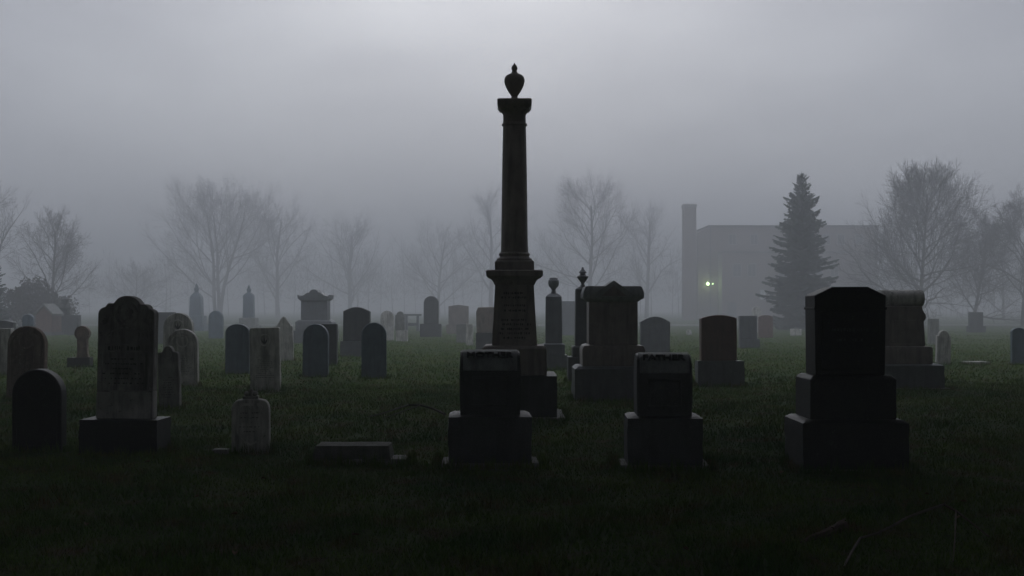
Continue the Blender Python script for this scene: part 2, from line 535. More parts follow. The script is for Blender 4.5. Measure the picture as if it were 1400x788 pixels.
bmb.build('moulding', 'dirty', tb)
la = q(175, 475); lb = q(175, 482); 
mbi = worn_lines(la[1], lb[1], .42, yf, 1, 5, .04)
l2 = q(175, 490); l3 = q(175, 530)
m2 = worn_lines(l2[1], l3[1], .46, yf, 6, 8, .016)
mbi.add(m2.v, m2.f)
mbi.build('worn_lettering', 'cut', tb, smooth=False)
cons = MB()
for sx in (-1, 1):
    for k in range(5):
        pc = q(176 + sx * (21 + 3.2 * k), 434 + 4 * k * (1 - .1 * k))
        cons.prism(arc(pc[0], pc[1], .018, .028, 0, 330, 8), yf - .01, yf + .004)
cons.build('carved_leaves', 'dirty', tb, bevel=.004)

# small white headstone with a broken crest
d = depth_of(618); s = d / F
T = thing('headstone', 'small pale worn headstone with a broken crest and shield panel, beside the flat slab', 'headstone', (X(341.5, d), d + .07, 0), 6, GH, (1.5, 0))
w = 51 * s; h = (618 - 547) * s
hw = w / 2
out = [(-hw, -.06), (hw, -.06), (hw, h * .8)] + arc(hw * .62, h * .80, hw * .38, h * .2, 10, 75, 5) + [(hw * .35, h * 1.02), (-hw * .35, h * 1.02)] + arc(-hw * .62, h * .80, hw * .38, h * .2, 105, 170, 5) + [(-hw, h * .8)]
tb = MB().prism(out, -.07, .07).build('tablet', 'marble', T, bevel=.014)
kn = MB()
kn.box(hw * .8, .11, h * 1.02, h * 1.07)
for k, (dx, hh) in enumerate(((-.045, .055), (0, .085), (.045, .06))):
    kn.lathe([(.022, h * 1.07), (.034, h * 1.07 + hh * .4), (.026, h * 1.07 + hh * .8), (.006, h * 1.07 + hh)], 10, dx, 0)
kn.build('crest', 'dirty', T)
sh = [(-.72, .86), (-.72, .38), (-.45, .2), (0, .12), (.45, .2), (.72, .38), (.72, .86), (.4, .94), (-.4, .94)]
n = len(sh)
mb = MB()
mb.v = [(x * hw, -.078, z * h) for x, z in sh] + [(x * hw * .87, -.078, (z - .5) * h * .9 + .5 * h) for x, z in sh] + [(x * hw, -.068, z * h) for x, z in sh] + [(x * hw * .87, -.068, (z - .5) * h * .9 + .5 * h) for x, z in sh]
for i in range(n):
    j = (i + 1) % n
    mb.f += [(i, i + n, j + n, j), (j, j + 2 * n, i + 2 * n, i), (i + n, i + 3 * n, j + 3 * n, j + n)]
mb.build('moulding', 'marble', tb)
worn_lines(h * .8, h * .35, hw * 1.1, -.07, 5, 77).build('worn_lettering', 'cutpale', tb, smooth=False)
tag(rough_block(.16, .1, -.03, .035, .012, .03, 5).build('stone_fragment', 'concrete', loc=(X(303, d), d - .02, 0)), 'flat pale stone lying in the grass at the left foot of the small crested headstone', 'stone')

# low slab on its side with a footing plate
d = depth_of(632); s = d / F
T = thing('grave_slab', 'long low grave slab with a lichened pale top lying on a footing plate', 'grave slab', (X(481, d), d + .2, 0), 0)
rough_block(.80, .40, .015, .165, .022, .05, 11, taper=.06).build('slab', 'mossy', T)
rough_block(.86, .34, -.03, .03, .006, .08, 12, cx=.13, cy=-.03).build('footing', 'concrete', T)

# MOTHER and FATHER
def letters(word, parent, w, hgt, loc, tilt, mat):
    cu = bpy.data.curves.new('lettering', 'FONT')
    cu.body = word; cu.size = 1; cu.extrude = .1; cu.align_x = 'CENTER'; cu.bevel_depth = .02; cu.offset = .012
    to = bpy.data.objects.new('lettering', cu)
    COL.objects.link(to)
    bpy.context.view_layer.update()
    me = bpy.data.meshes.new_from_object(to.evaluated_get(bpy.context.evaluated_depsgraph_get()))
    COL.objects.unlink(to); bpy.data.objects.remove(to)
    xs = [v.co.x for v in me.vertices]; ys = [v.co.y for v in me.vertices]
    kx = w / (max(xs) - min(xs)); ky = hgt / (max(ys) - min(ys)); x0 = (max(xs) + min(xs)) / 2; y0 = min(ys)
    for v in me.vertices:
        v.co = Vector(((v.co.x - x0) * kx, (v.co.y - y0) * ky, v.co.z * .20))
    me.materials.clear(); me.materials.append(M[mat])
    o = bpy.data.objects.new('lettering', me); COL.objects.link(o)
    o.parent = parent; o.location = loc; o.rotation_euler = (R(tilt), 0, 0)
    return o

def parent_stone(word, label, x0, x1, top, mid, bx0, bx1, yb, rz, seed):
    d = depth_of(yb); s = d / F
    bd = .56
    T = thing('headstone', label, 'headstone', (X((bx0 + bx1) / 2, d), d + bd / 2, 0), rz, 'pillow-topped family headstones')
    bw = (bx1 - bx0) * s; bh = (yb - mid) * s
    ft = rough_block(bw + .14, bd - .06, -.06, .02, .02, .07, seed).build('footing', 'concrete', T)
    rough_block(bw, bd, .025, bh - .02, .012, .06, seed + 1).build('base', 'darkgrey', T)
    MB().stepped([(bw - .01, bd - .01, bh - .02), (bw - .1, bd - .1, bh)]).build('base_bevel', 'darkgrey', T)
    w = (x1 - x0) * s; h = (mid - top) * s
    # side profile: upright face, then a rolled top
    hd = .24
    sl0 = .66
    prof = [(-hd, bh), (hd, bh), (hd + .005, bh + .2), (hd, bh + h * sl0)]
    prof += [(hd * math.cos(R(a)) , bh + h * sl0 + h * (1 - sl0) * math.sin(R(a)) ** .9) for a in (25, 45, 60, 75)]
    prof += [(-hd * math.cos(R(a)), bh + h * sl0 + h * (1 - sl0) * math.sin(R(a)) ** .9) for a in (75, 60, 45, 25)]
    prof += [(-hd, bh + h * sl0), (-hd - .005, bh + .2)]
    mb = MB()
    n = len(prof); cols = [(-.5, .93), (-.47, .985), (-.4, 1), (.4, 1), (.47, .985), (.5, .93)]
    for cxk, k in cols:
        for y, z in prof:
            bul = 1 + .03 * math.sin(math.pi * (z - bh) / h)
            mb.v.append((cxk * w * bul, y * k, bh + .001 + (z - bh) * (1 if k > .95 else .985)))
    for i in range(len(cols) - 1):
        for j in range(n):
            j2 = (j + 1) % n
            mb.f.append((i * n + j, i * n + j2, (i + 1) * n + j2, (i + 1) * n + j)[::-1])
    mb.f.append(tuple(range(n))); mb.f.append(tuple((len(cols) - 1) * n + j for j in range(n - 1, -1, -1)))
    blk = mb.build('die', 'darkgrey', T)
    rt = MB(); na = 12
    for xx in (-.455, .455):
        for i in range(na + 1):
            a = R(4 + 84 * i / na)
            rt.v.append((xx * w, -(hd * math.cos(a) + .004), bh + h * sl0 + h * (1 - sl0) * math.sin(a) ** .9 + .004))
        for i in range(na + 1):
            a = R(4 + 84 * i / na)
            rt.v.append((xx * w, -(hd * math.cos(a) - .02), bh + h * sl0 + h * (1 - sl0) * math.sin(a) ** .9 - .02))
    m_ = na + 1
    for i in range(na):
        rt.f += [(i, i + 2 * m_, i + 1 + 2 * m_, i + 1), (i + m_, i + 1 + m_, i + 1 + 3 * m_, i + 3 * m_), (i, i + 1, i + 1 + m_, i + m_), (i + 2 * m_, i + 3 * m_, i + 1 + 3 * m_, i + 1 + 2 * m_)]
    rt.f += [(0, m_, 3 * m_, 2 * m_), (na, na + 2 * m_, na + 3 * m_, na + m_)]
    rt.build('skylit_roll_top', 'skylit', blk)  # thin paler shell: sky light on the slope painted as colour
    letters(word, blk, w * .78, .060, (0, -.188, bh + h * .885), 66, 'darkgrey')
    pw, pz0, pz1 = w * .62, bh + h * .13, bh + h * .60
    fr = MB()
    fr.box(pw, .02, pz0, pz0 + .025, 0, -hd - .006); fr.box(pw, .02, pz1 - .025, pz1, 0, -hd - .006)
    fr.box(.025, .02, pz0 + .0255, pz1 - .0255, -pw / 2 + .0125, -hd - .006); fr.box(.025, .02, pz0 + .0255, pz1 - .0255, pw / 2 - .0125, -hd - .006)
    fr.build('panel_moulding', 'darkgrey', blk, bevel=.004)
    return T
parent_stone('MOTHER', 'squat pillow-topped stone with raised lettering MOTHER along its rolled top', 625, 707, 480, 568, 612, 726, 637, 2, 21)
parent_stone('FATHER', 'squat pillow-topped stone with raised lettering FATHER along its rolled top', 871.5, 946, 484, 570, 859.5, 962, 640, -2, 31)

# big black monument on the right
d = depth_of(645); s = d / F
bw = 145 * s; bd = .75; h1 = (645 - 575) * s; h2 = (645 - 515) * s; h3 = (645 - 392) * s
T = thing('monument', 'massive black monument with clipped-corner top on two stepped blocks, at the right foreground', 'monument', (X(1170.5, d), d + bd / 2, 0), 0, GM)
rough_block(bw + .06, bd - .16, -.05, .02, .02, .08, 40, .02).build('footing', 'concrete', T)
rough_block(bw, bd, .02, h1 - .03, .01, .07, 41).build('base', 'black', T)
MB().stepped([(bw - .004, bd - .004, h1 - .03), (bw - .09, bd - .09, h1)]).build('base_bevel', 'black', T)
MB().stepped([(.845, .58, h1 + .001), (.845, .58, h2 - .035), (.775, .48, h2)]).build('plinth', 'black', T, bevel=.008)
w = .69; hw = w / 2; c = .17
o = [(-hw, h2), (hw, h2), (hw + .008, h3 - .085), (hw - c, h3), (-hw + c, h3), (-hw - .008, h3 - .085)]
blk = MB().prism([(x, z + .001) for x, z in o], -.19, .19).build('shaft', 'black', T, bevel=.01)
fr = MB()
fr.prism([(-hw + .06, h2 + .06), (hw - .06, h2 + .06), (hw - .06, h3 - .26), (hw - .08, h3 - .24), (-hw + .08, h3 - .24), (-hw + .06, h3 - .26)], -.2, -.186)
fr.build('panel', 'black', blk, bevel=.005)
fr = MB()
fr.box(w + .03, .40, h3 - .225, h3 - .2, 0, 0)
fr.build('moulding', 'black', blk, bevel=.004)
worn_lines(h2 + .5, h2 + .3, .45, -.2, 2, 42, .03).build('worn_lettering', 'darkgrey', blk, smooth=False)

# ================================================================== COLUMN
d = depth_of(575); s = d / F
T = thing('column_monument', 'towering brown granite column crowned with a covered urn, on a tapered inscribed pedestal', 'monument', (X(703.5, d), d + .62, 0), 0, GM)
def zz(py):
    return (575 - py) * s * (1 + .62 / d)
k = 1 + .62 / d        # sizes measured on the axis
def ww(px):
    return px * s * k
rough_block(1.42, 1.42, -.05, .04, .015, .08, 50, ).build('footing', 'concrete', T)
rough_block(ww(112), ww(112), .04, zz(517), .012, .07, 51).build('base', 'darkgrey', T)
MB().stepped([(ww(86), ww(86), zz(517) + .001), (ww(86), ww(86), zz(481)), (ww(80), ww(80), zz(477.5))]).build('plinth', 'sandstone', T, bevel=.008)
die = MB().stepped([(ww(61), ww(61), zz(477.5) + .001), (ww(52), ww(52), zz(396))]).build('die', 'sandstone', T, bevel=.006)
MB().stepped([(ww(54), ww(54), zz(396) + .001), (ww(56), ww(56), zz(393.5)), (ww(58), ww(58), zz(391.5)), (ww(64), ww(64), zz(387.5)), (ww(74), ww(74), zz(385)), (ww(76), ww(76), zz(384)), (ww(76), ww(76), zz(377.5)), (ww(72), ww(72), zz(376))]).build('cornice', 'sandstone', T, bevel=.004)
MB().stepped([(ww(53), ww(53), zz(376) + .001), (ww(53), ww(53), zz(365)), (ww(48), ww(48), zz(362.5))]).build('column_plinth', 'sandstone', T, bevel=.006)
def Lp(lst):
    return [(ww(a) / 2, zz(b_)) for a, b_ in lst]
MB().lathe(Lp([(46, 362.3), (48, 361), (47, 359.5), (42, 358.5), (40, 356.5), (42, 355), (43, 353.5), (41, 352), (37.5, 351)]), 40).build('column_base', 'sandstone', T)
MB().lathe(Lp([(37.5, 350.8), (36.4, 335), (35.6, 300), (34.2, 250), (32.6, 205), (31.4, 179)]), 40).build('shaft', 'sandstone', T)
MB().lathe(Lp([(31.4, 178.9), (34.5, 178), (34.8, 176.5), (33.5, 175.2), (31.2, 174.6), (31.0, 164), (34, 161), (38, 159), (40, 157)]), 40).build('neck_ring', 'sandstone', T)
MB().stepped([(ww(40), ww(40), zz(156.9)), (ww(45), ww(45), zz(153)), (ww(46.5), ww(46.5), zz(152)), (ww(46.5), ww(46.5), zz(145.5)), (ww(43), ww(43), zz(144))]).build('capital', 'sandstone', T, bevel=.004)
MB().lathe(Lp([(17, 143.9), (16, 142.5), (10, 140.5), (8, 138.5), (11, 136), (17, 131.5), (23, 126), (26.6, 121), (28, 117.5), (27.6, 114.5), (25.5, 111.5), (21, 109), (14, 107.3), (12, 107), (10.5, 106.2), (8, 105.8)]), 32).build('urn', 'sandstone', T)
MB().lathe(Lp([(7.5, 105.7), (8.5, 104.5), (6, 103), (8, 101), (8.6, 98.5), (6, 96), (3, 94.5), (1.5, 92.5), (.3, 92)]), 20).build('urn_finial', 'sandstone', T)
li = MB()
yb_ = -ww(56.5) / 2
for i, (za, zb_) in enumerate(((416, 404), (434, 420), (470, 440))):
    fr = (za + zb_) / 2
    yy = -(ww(61) + (ww(52) - ww(61)) * (477.5 - fr) / 81.5) / 2
    mm = worn_lines(zz(zb_), zz(za), ww(44), 0, 2 if i < 2 else 5, 60 + i, .03)
    for (vx, vy, vz) in mm.v:
        tt = (vz - zz(477.5)) / (zz(396) - zz(477.5))
        li.v.append((vx, vy - (ww(61) * (1 - tt) + ww(52) * tt) / 2, vz))
    off = len(li.v) - len(mm.v)
    li.f += [tuple(a + off for a in f) for f in mm.f]
li.build('worn_lettering', 'cut', die, smooth=False)

# ================================================================== PEDIMENT MONUMENT
d = depth_of(548); s = d / F
bd = 1.0
T = thing('monument', 'broad brown pedestal monument with small gabled pediment over its flat cap, behind the FATHER stone', 'monument', (X(840, d), d + bd / 2, 0), 0, GM)
k = 1 + .5 / d * .9
H = lambda py: (548 - py) * s * k
Wd = lambda px: px * s * k
rough_block(Wd(106), bd, -.05, H(506), .012, .08, 71).build('base', 'grey', T)
MB().stepped([(Wd(104), bd - .02, H(506)), (Wd(96), bd - .12, H(502.5))]).build('base_bevel', 'grey', T)
MB().stepped([(Wd(84), .80, H(502.5) + .001), (Wd(85), .81, H(480)), (Wd(80), .74, H(475)), (Wd(70), .62, H(473.5))]).build('plinth', 'brown', T, bevel=.01)
MB().stepped([(Wd(66), .60, H(473.5) + .001), (Wd(66), .60, H(416))]).build('die', 'brown', T, bevel=.008)
MB().stepped([(Wd(66), .6, H(416) + .001), (Wd(72), .67, H(413.5)), (Wd(80), .74, H(411.5)), (Wd(82), .76, H(410)), (Wd(82), .76, H(404)), (Wd(76), .7, H(396)), (Wd(72), .66, H(394.5))]).build('cap', 'skylit', T, bevel=.006)  # paler than the die: sky light on the cap painted in
MB().prism([(-Wd(28), H(409)), (Wd(28), H(409)), (Wd(28), H(406)), (0, H(387)), (-Wd(28), H(406))], -.40, .40).build('pediment', 'skylit', T, bevel=.006)  # same painted sky light as the cap
pf = MB().prism([(-Wd(17), H(408)), (Wd(17), H(408)), (0, H(394))], -.412, -.398).build('pediment_panel', 'brown', T)

# urn pillars ---------------------------------------------------------------
def urn_pillar(label, px, top, yb, sc_w, rows, mat, name='urn_pillar', base_w=(30, 38), urn='cup', group='urn-topped pillars', tilt=(0, 0), bmat=None):
    """rows: (urn bottom, shaft top shoulder, shaft bottom, plinth bottom)"""
    d = depth_of(yb); s = d / F
    T = thing(name, label, 'monument', (X(px, d), d + base_w[1] * s / 2, 0), 0, group, tilt)
    H = lambda py: (yb - py) * s * 1.01
    W = lambda w: w * s
    u, a, b_, c = rows
    rough_block(W(base_w[1]), W(base_w[1]), -.05, H(c), .01, .07, int(px)).build('base', bmat or mat, T)
    MB().stepped([(W(base_w[0]), W(base_w[0]), H(c) + .001), (W(base_w[0]), W(base_w[0]), H(b_) - .03), (W(base_w[0] * .85), W(base_w[0] * .85), H(b_))]).build('plinth', bmat or mat, T, bevel=.008)
    MB().stepped([(W(sc_w), W(sc_w), H(b_) + .001), (W(sc_w * .94), W(sc_w * .94), H(a)), (W(sc_w * .78), W(sc_w * .78), H(a - (a - u) * .45)), (W(sc_w * .42), W(sc_w * .42), H(u))]).build('shaft', mat, T, bevel=.01)
    z0 = H(u) + .001; hh = H(top) - z0; r = W(sc_w) * .33
    if urn == 'cup':
        pr = [(.55, 0), (.3, .12), (.35, .2), (.85, .36), (1.05, .46), (1.1, .52), (.6, .58), (.5, .66), (.75, .72), (.5, .8), (.25, .88), (.2, .96), (.02, 1)]
    elif urn == 'ball':
        pr = [(.5, 0), (.35, .2), (.5, .3), (.9, .45), (1, .65), (.95, .8), (.7, .88), (.8, .93), (.5, .98), (.1, 1)]
    else:
        pr = [(.6, 0), (.5, .12), (.7, .35), (.6, .5), (.35, .6), (.4, .72), (.2, .88), (.02, 1)]
    MB().lathe([(r * a_, z0 + hh * b2) for a_, b2 in pr], 18).build('urn', mat, T)
    return T
urn_pillar('grey pillar with round urn, between brown column and the finialled pillar', 757.5, 380, 504, 23, (402, 407, 470, 486), 'grey', base_w=(30, 36), urn='ball')
urn_pillar('slim grey pillar with a two-tier finial urn, touching the gabled brown monument at its left', 798, 366, 523, 22, (393, 397, 474, 489), 'grey', base_w=(30, 42), urn='cup', bmat='darkgrey')
urn_pillar('hazy urn-topped shaft with tapered shoulders, behind the paired pale arched headstones', 265, 388, 452, 16, (401, 408, 432, 444), 'slate', base_w=(22, 27), urn='flame')
urn_pillar('hazy slim urn-topped shaft on a wide plinth, right of the small round-topped grey headstone', 337, 390, 455, 14, (401, 405, 435, 445), 'slate', base_w=(22, 28), urn='flame', bmat='concrete')

# scroll monument right ------------------------------------------------------
d = depth_of(533); s = d / F; bd = .9
T = thing('monument', 'brown monument topped by a thick stone roll, half hidden by the massive black monument', 'monument', (X(1241, d), d + bd / 2, 0), 0, GM)
H = lambda py: (533 - py) * s * 1.015
Wd = lambda px: px * s * 1.015
rough_block(1.62, 1.08, -.05, .03, .01, .08, 80).build('footing', 'concrete', T)
rough_block(Wd(100), bd, .03, H(501), .014, .07, 81).build('base', 'grey', T)
MB().stepped([(Wd(98), bd - .02, H(501)), (Wd(92), bd - .1, H(499))]).build('base_bevel', 'grey', T)
MB().stepped([(Wd(74), .68, H(499) + .001), (Wd(74), .68, H(478)), (Wd(70), .64, H(475))]).build('plinth', 'brown', T, bevel=.01)
pr = [(-29.5, 475), (29.5, 475), (28, 452), (27, 441), (29, 440), (30.5, 436), (30, 432), (28, 429.5), (25.5, 425), (25, 421), (-25, 421), (-25.5, 425), (-28, 429.5), (-30, 432), (-30.5, 436), (-29, 440), (-27, 441), (-28, 452)]
MB().prism([(Wd(a), H(b_) + .002) for a, b_ in pr], -.24, .24).build('die', 'brown', T, bevel=.01)
rl = MB(); nseg = 24; r = Wd(11.8); zc = H(421) + r - .01
prof = [(-30.5, .55), (-30.5, .86), (-29.8, .97), (-28, 1), (28, 1), (29.8, .97), (30.5, .86), (30.5, .55)]
for a, kk in prof:
    for i in range(nseg):
        an = 2 * math.pi * i / nseg
        rl.v.append((Wd(a), math.cos(an) * r * kk * 1.15, zc + math.sin(an) * r * kk))
for j in range(len(prof) - 1):
    for i in range(nseg):
        i2 = (i + 1) % nseg
        rl.f.append((j * nseg + i, j * nseg + i2, (j + 1) * nseg + i2, (j + 1) * nseg + i)[::-1])
rl.f.append(tuple(range(nseg))); rl.f.append(tuple((len(prof) - 1) * nseg + i for i in range(nseg - 1, -1, -1)))
rl.build('stone_roll', 'marble', T)
fr = MB(); fr.prism([(Wd(a), H(b_)) for a, b_ in ((-18, 470), (18, 470), (17, 440), (-17, 440))], -.248, -.238)
fr.build('panel', 'brown', T, bevel=.003)

# monument with curved pediment, left ------------------------------------------
d = depth_of(468); s = d / F
T = thing('monument', 'grey pedestal monument with a swept pediment and rounded crest, rising behind the slate headstones', 'monument', (X(428, d), d + .7, 0), 0, GM)
H = lambda py: (468 - py) * s * 1.01
Wd = lambda px: px * s
rough_block(Wd(58), 1.4, -.05, H(452), .015, .12, 85).build('base', 'grey', T)
MB().stepped([(Wd(50), 1.2, H(452) + .001), (Wd(50), 1.2, H(441)), (Wd(42), 1.05, H(438))]).build('plinth', 'grey', T, bevel=.015)
MB().stepped([(Wd(36), .95, H(438) + .001), (Wd(36), .95, H(412))]).build('die', 'grey', T, bevel=.01)
pr = [(-18, 412), (18, 412), (22, 409), (22.5, 404), (21, 404), (19, 406), (14, 404.5), (9, 401)] + [(6 * math.cos(R(a)), 401 - 4.5 * math.sin(R(a))) for a in range(0, 181, 20)] + [(-9, 401), (-14, 404.5), (-19, 406), (-21, 404), (-22.5, 404), (-22, 409)]
MB().prism([(Wd(a), H(b_) + .002) for a, b_ in pr], -.55, .55).build('pediment', 'grey', T, bevel=.01)

# ================================================================== HEADSTONES, nearest first
stone('brown-stained round-topped headstone with pale rim, right behind the squat black headstone', 8, 64, 446, 545, 'round', 'rust', .16, rz=2, carve='panel')
stone('small lobed grimy headstone beside the right edge of the tall scrolled tablet', 217, 249, 473, 560, 'trefoil', 'dirty', .12, tilt=(-1, -2), carve='round', rz=-3)
stone('pale square-cut headstone streaked black, standing among the slate headstones', 342, 385, 448, 533, 'worn', 'marble', .14, rz=1, tilt=(0, -1), carve='lily')
stone('pale arched headstone with round niche and raised rim, lower of the overlapping pair', 229, 273, 450, 528, 'round', 'marble', .16, rz=3, carve='panel')
stone('pale arched headstone with carved flower, peeping over the niche headstone', 222, 265, 428, 507, 'round', 'marble', .16, carve='lily', rz=-2)
stone('blue slate headstone overlapping the pale streaked square-cut stone at its left', 307, 343, 443, 511, 'low', 'slate', .1, rz=-8)
stone('blue slate round-topped headstone directly in front of the swept-pediment monument', 413, 450, 443, 516, 'round', 'slate', .12, rz=-8, tilt=(0, .5))
stone('blue slate round-topped headstone nearest the column, overlapping the dark headstone on a base', 494, 529, 441, 517, 'round', 'slate', .12, rz=4)
stone('narrow dark square headstone tucked behind the slate one before the swept-pediment monument', 438, 462, 443, 499, 'square', 'darkgrey', .2)
stone('dark granite headstone with softly curved top, on a wide grey base', 468, 506, 420, 488, 'bow', 'darkgrey', .3, base=(465, 506, 467), base_mat='grey')
stone('pale slender round-topped headstone behind the streaked square-cut one', 376, 402, 433, 493, 'ogee', 'marble', .12, rz=3)
stone('red granite headstone with gently curved top on rough grey base, right of FATHER', 957, 1009, 431, 527, 'segment', 'red', .26, base=(950, 1018, 494), base_mat='grey')
stone('grey bowed-top headstone between the gabled monument and the red granite headstone', 874, 916, 433, 487, 'bow', 'grey', .3)
stone('grey square headstone on low base, close behind the right of the red granite one', 1010, 1036, 432, 476, 'square', 'grey', .3, base=(1009, 1039, 464), rz=0)
stone('faint reddish headstone in front of the spruce foot', 1036, 1057, 431, 461, 'segment', 'red', .3)
stone('faint white arched headstone glimpsed in front of the spruce skirt', 1028, 1041, 419, 455, 'round', 'marble', .25)
stone('pale headstone with a round carving, just right of the stone-roll monument', 1278, 1300, 452, 498, 'shoulder', 'marble', .14, carve='round', carve_mat='cutpale')
stone('blue-grey pointed headstone cut by the right border of the photo', 1381, 1403, 448, 498, 'low', 'slate', .12, rz=5)
stone('distant square grey headstone in the open grass under the right-hand bare trees', 1324, 1345, 427, 455, 'square', 'darkgrey', .4, base=(1321, 1348, 446))
stone('little pale round-headed marker on a dark block, in the gap left of the scrolled tablet', 101, 124, 446, 503, 'bust', 'rust', .14, base=(92, 128, 489), base_mat='black')
stone('pale broad headstone cut off by the left border of the photo', -14, 19, 449, 512, 'square', 'marble', .2, rz=0)
stone('dark low wide headstone at the left border, behind the pale cut-off stone', -16, 22, 438, 480, 'segment', 'darkgrey', .3)
stone('small pale bluish headstone showing above the brown-stained round one', 30, 47, 430, 475, 'low', 'slate', .14)
stone('distant dark square headstone right of the little red gabled monument', 92, 111, 431, 458, 'square', 'darkgrey', .4)
stone('dark square headstone peering out between scrolled tablet and pale arched pair', 210, 241, 427, 470, 'square', 'darkgrey', .3)
stone('small hazy round-topped grey headstone between the two far urn-topped shafts', 285, 306, 425, 463, 'round', 'slate', .25)
stone('tall narrow round-topped stone on stepped base, far off left of the column', 579, 600, 405, 461, 'round', 'darkgrey', .5, base=(574, 604, 443), base_mat='darkgrey')
stone('hazy brown block headstone with a slightly raised middle, far left of the column', 613, 641, 417, 456, 'peak', 'brown', .5, base=(610, 645, 444))
stone('pale hazy rough marker in front of the brown block headstone', 624, 638, 443, 468, 'worn', 'concrete', .3)
stone('slim pale post-like marker at the right foot of the brown block headstone', 637, 647, 443, 471, 'square', 'marble', .2)
stone('dark brown headstone with one clipped shoulder, next to the column pedestal', 652, 680, 420, 479, 'lean', 'brown', .4, base=(651, 682, 455), base_mat='darkgrey')
stone('pale hazy arched headstone behind the dark granite headstone on the grey base', 520, 539, 425, 466, 'round', 'marble', .25)
stone('pale hazy post with a dark carved top, standing on a white block', 540, 554, 426, 467, 'shoulder', 'concrete', .25, base=(541, 558, 452), base_mat='marble')
stone('wide pale-grey box-like stone seen between the two urn pillars', 762, 790, 412, 458, 'square', 'grey', .7)
stone('tiny pale rounded marker in the misty grass left of the red granite headstone', 938, 946, 451, 458, 'round', 'marble', .2)
stone('faint small grey headstone far off, left of the massive black monument', 1080, 1096, 450, 459, 'square', 'marble', .3)
stone('faint tall grey headstone rising beside the stone-roll monument, behind the round-carved one', 1268, 1284, 436, 470, 'square', 'concrete', .3)

# vase-like distant pillar & little red gabled monument
d = depth_of(458); s = d / F
T = thing('monument', 'little red gabled monument with pale roof slope, before the shrubs at left', 'monument', (X(62, d), d + .5, 0), -14, GM)
w = 25 * s; h = 42 * s
rough_block(w * 1.12, 1.1, -.05, .16, .02, .12, 90).build('base', 'grey', T)
MB().prism([(-w / 2, .161), (w / 2, .161), (w / 2, h * .66), (0, h * .94), (-w / 2, h * .66)], -.45, .45).build('die', 'red', T, bevel=.01)
rf = MB()
for sx in (-1, 1):
    p = [(0, h * .945), (sx * w * .6, h * .62), (sx * w * .6, h * .62 + .12), (0, h * .945 + .13)]
    rf.prism(p if sx < 0 else p[::-1], -.52, .52)
rf.build('gable_roof', 'concrete', T)
d = depth_of(457); s = d / F
T = thing('monument', 'hazy vase-shaped pillar monument beside the red gabled one', 'monument', (X(86, d), d + .3, 0), 0, GM)
Hh = 52 * s
rough_block(14 * s, .56, -.05, Hh * .2, .015, .1, 91).build('base', 'darkgrey', T)
MB().stepped([(11 * s, .42, Hh * .2 + .001), (9.5 * s, .36, Hh * .62), (12.5 * s, .5, Hh * .66), (12.5 * s, .5, Hh * .7)]).build('shaft', 'darkgrey', T, bevel=.01)
MB().lathe([(.12, Hh * .7 + .001), (.08, Hh * .76), (.2, Hh * .86), (.23, Hh * .92), (.1, Hh * .96), (.02, Hh)], 16).build('urn', 'darkgrey', T)

# flat marker
d = depth_of(498)
tag(rough_block(.56, .55, -.02, .06, .008, .08, 95).build('flat_marker', 'marble', loc=(X(1339, d), d + .27, 0)), 'flat white grave marker lying flush in the grass at the right', 'grave marker')
# stone bench far off
d = depth_of(453); s = d / F
T = thing('stone_bench', 'hazy long low stone bench left of the narrow round-topped monument stone', 'bench', (X(563, d), d + .3, 0))
bw = 26 * s
MB().box(bw, .5, Z(429.5, d) - .12, Z(429.5, d)).build('seat', 'grey', T, bevel=.02)
for sx in (-1, 1):
    MB().frustum(.2, .42, -.05, .16, .4, Z(429.5, d) - .121, sx * (bw / 2 - .25), 0).build('leg', 'grey', T, bevel=.01)
MB().box(bw - .7, .1, .35, .55).build('stretcher', 'grey', T, bevel=.01)

# ================================================================== FALLEN WOOD
def stick(mb, pts, r0, r1, n=6):
    P = [Vector(p) for p in pts]
    mb.tube(P, [r0 + (r1 - r0) * i / (len(P) - 1) for i in range(len(P))], n, True)
def gp(px, py, h=0.0):
    d = depth_of(py)
    return (X(px, d), d, h)
T = thing('fallen_branch', 'dark thin fallen branch arching over the lawn left of the MOTHER stone', 'branch', gp(560, 570))
o0 = Vector(gp(560, 570))
def rel(lst):
    return [tuple(Vector(p) - o0) for p in lst]
mb = MB(); stick(mb, rel([gp(608, 571, .05), gp(592, 567, .09), gp(575, 565, .12), gp(558, 564, .11), gp(540, 567, .08), gp(520, 570, .04), gp(503, 572, .02)]), .022, .008)
mb.build('limb', 'twig', T)
mb = MB(); stick(mb, rel([gp(575, 565, .12), gp(556, 567, .07), gp(538, 571, .04), gp(524, 573, .01)]), .012, .005)
mb.build('twig', 'twig', T)
# broken wood bottom right
d = depth_of(742)
T = thing('broken_wood', 'reddish splintered chunk of bark on the dark grass at the lower right', 'wood', gp(1125, 740), 0)
o0 = Vector(gp(1125, 740))
mb = MB(); stick(mb, rel([gp(1094, 745, .01), gp(1108, 742, .03), gp(1125, 738, .035), gp(1142, 732, .04), gp(1153, 729, .05)]), .012, .045, 7)
mb.build('bark', 'wetwood', T)
mb = MB(); stick(mb, rel([gp(1138, 735, .06), gp(1146, 730, .075), gp(1156, 725, .08)]), .015, .006, 5)
mb.build('splinter', 'wetwood', T)
T = thing('fallen_branch', 'pale forked dead branch with a hanging twig at the lower right corner', 'branch', gp(1230, 742))
o0 = Vector(gp(1230, 742))
mb = MB(); stick(mb, rel([gp(1154, 780, .02), gp(1163, 764, .03), gp(1173, 751, .05), gp(1176, 746, .05), gp(1198, 742, .06), gp(1222, 734, .08), gp(1240, 727, .10), gp(1262, 722, .12), gp(1290, 716, .14)]), .007, .011, 6)
mb.build('limb', 'palewood', T)
mb = MB(); stick(mb, rel([gp(1290, 716, .14), gp(1308, 722, .12), gp(1325, 728, .08), gp(1352, 738, .02)]), .010, .005, 6)
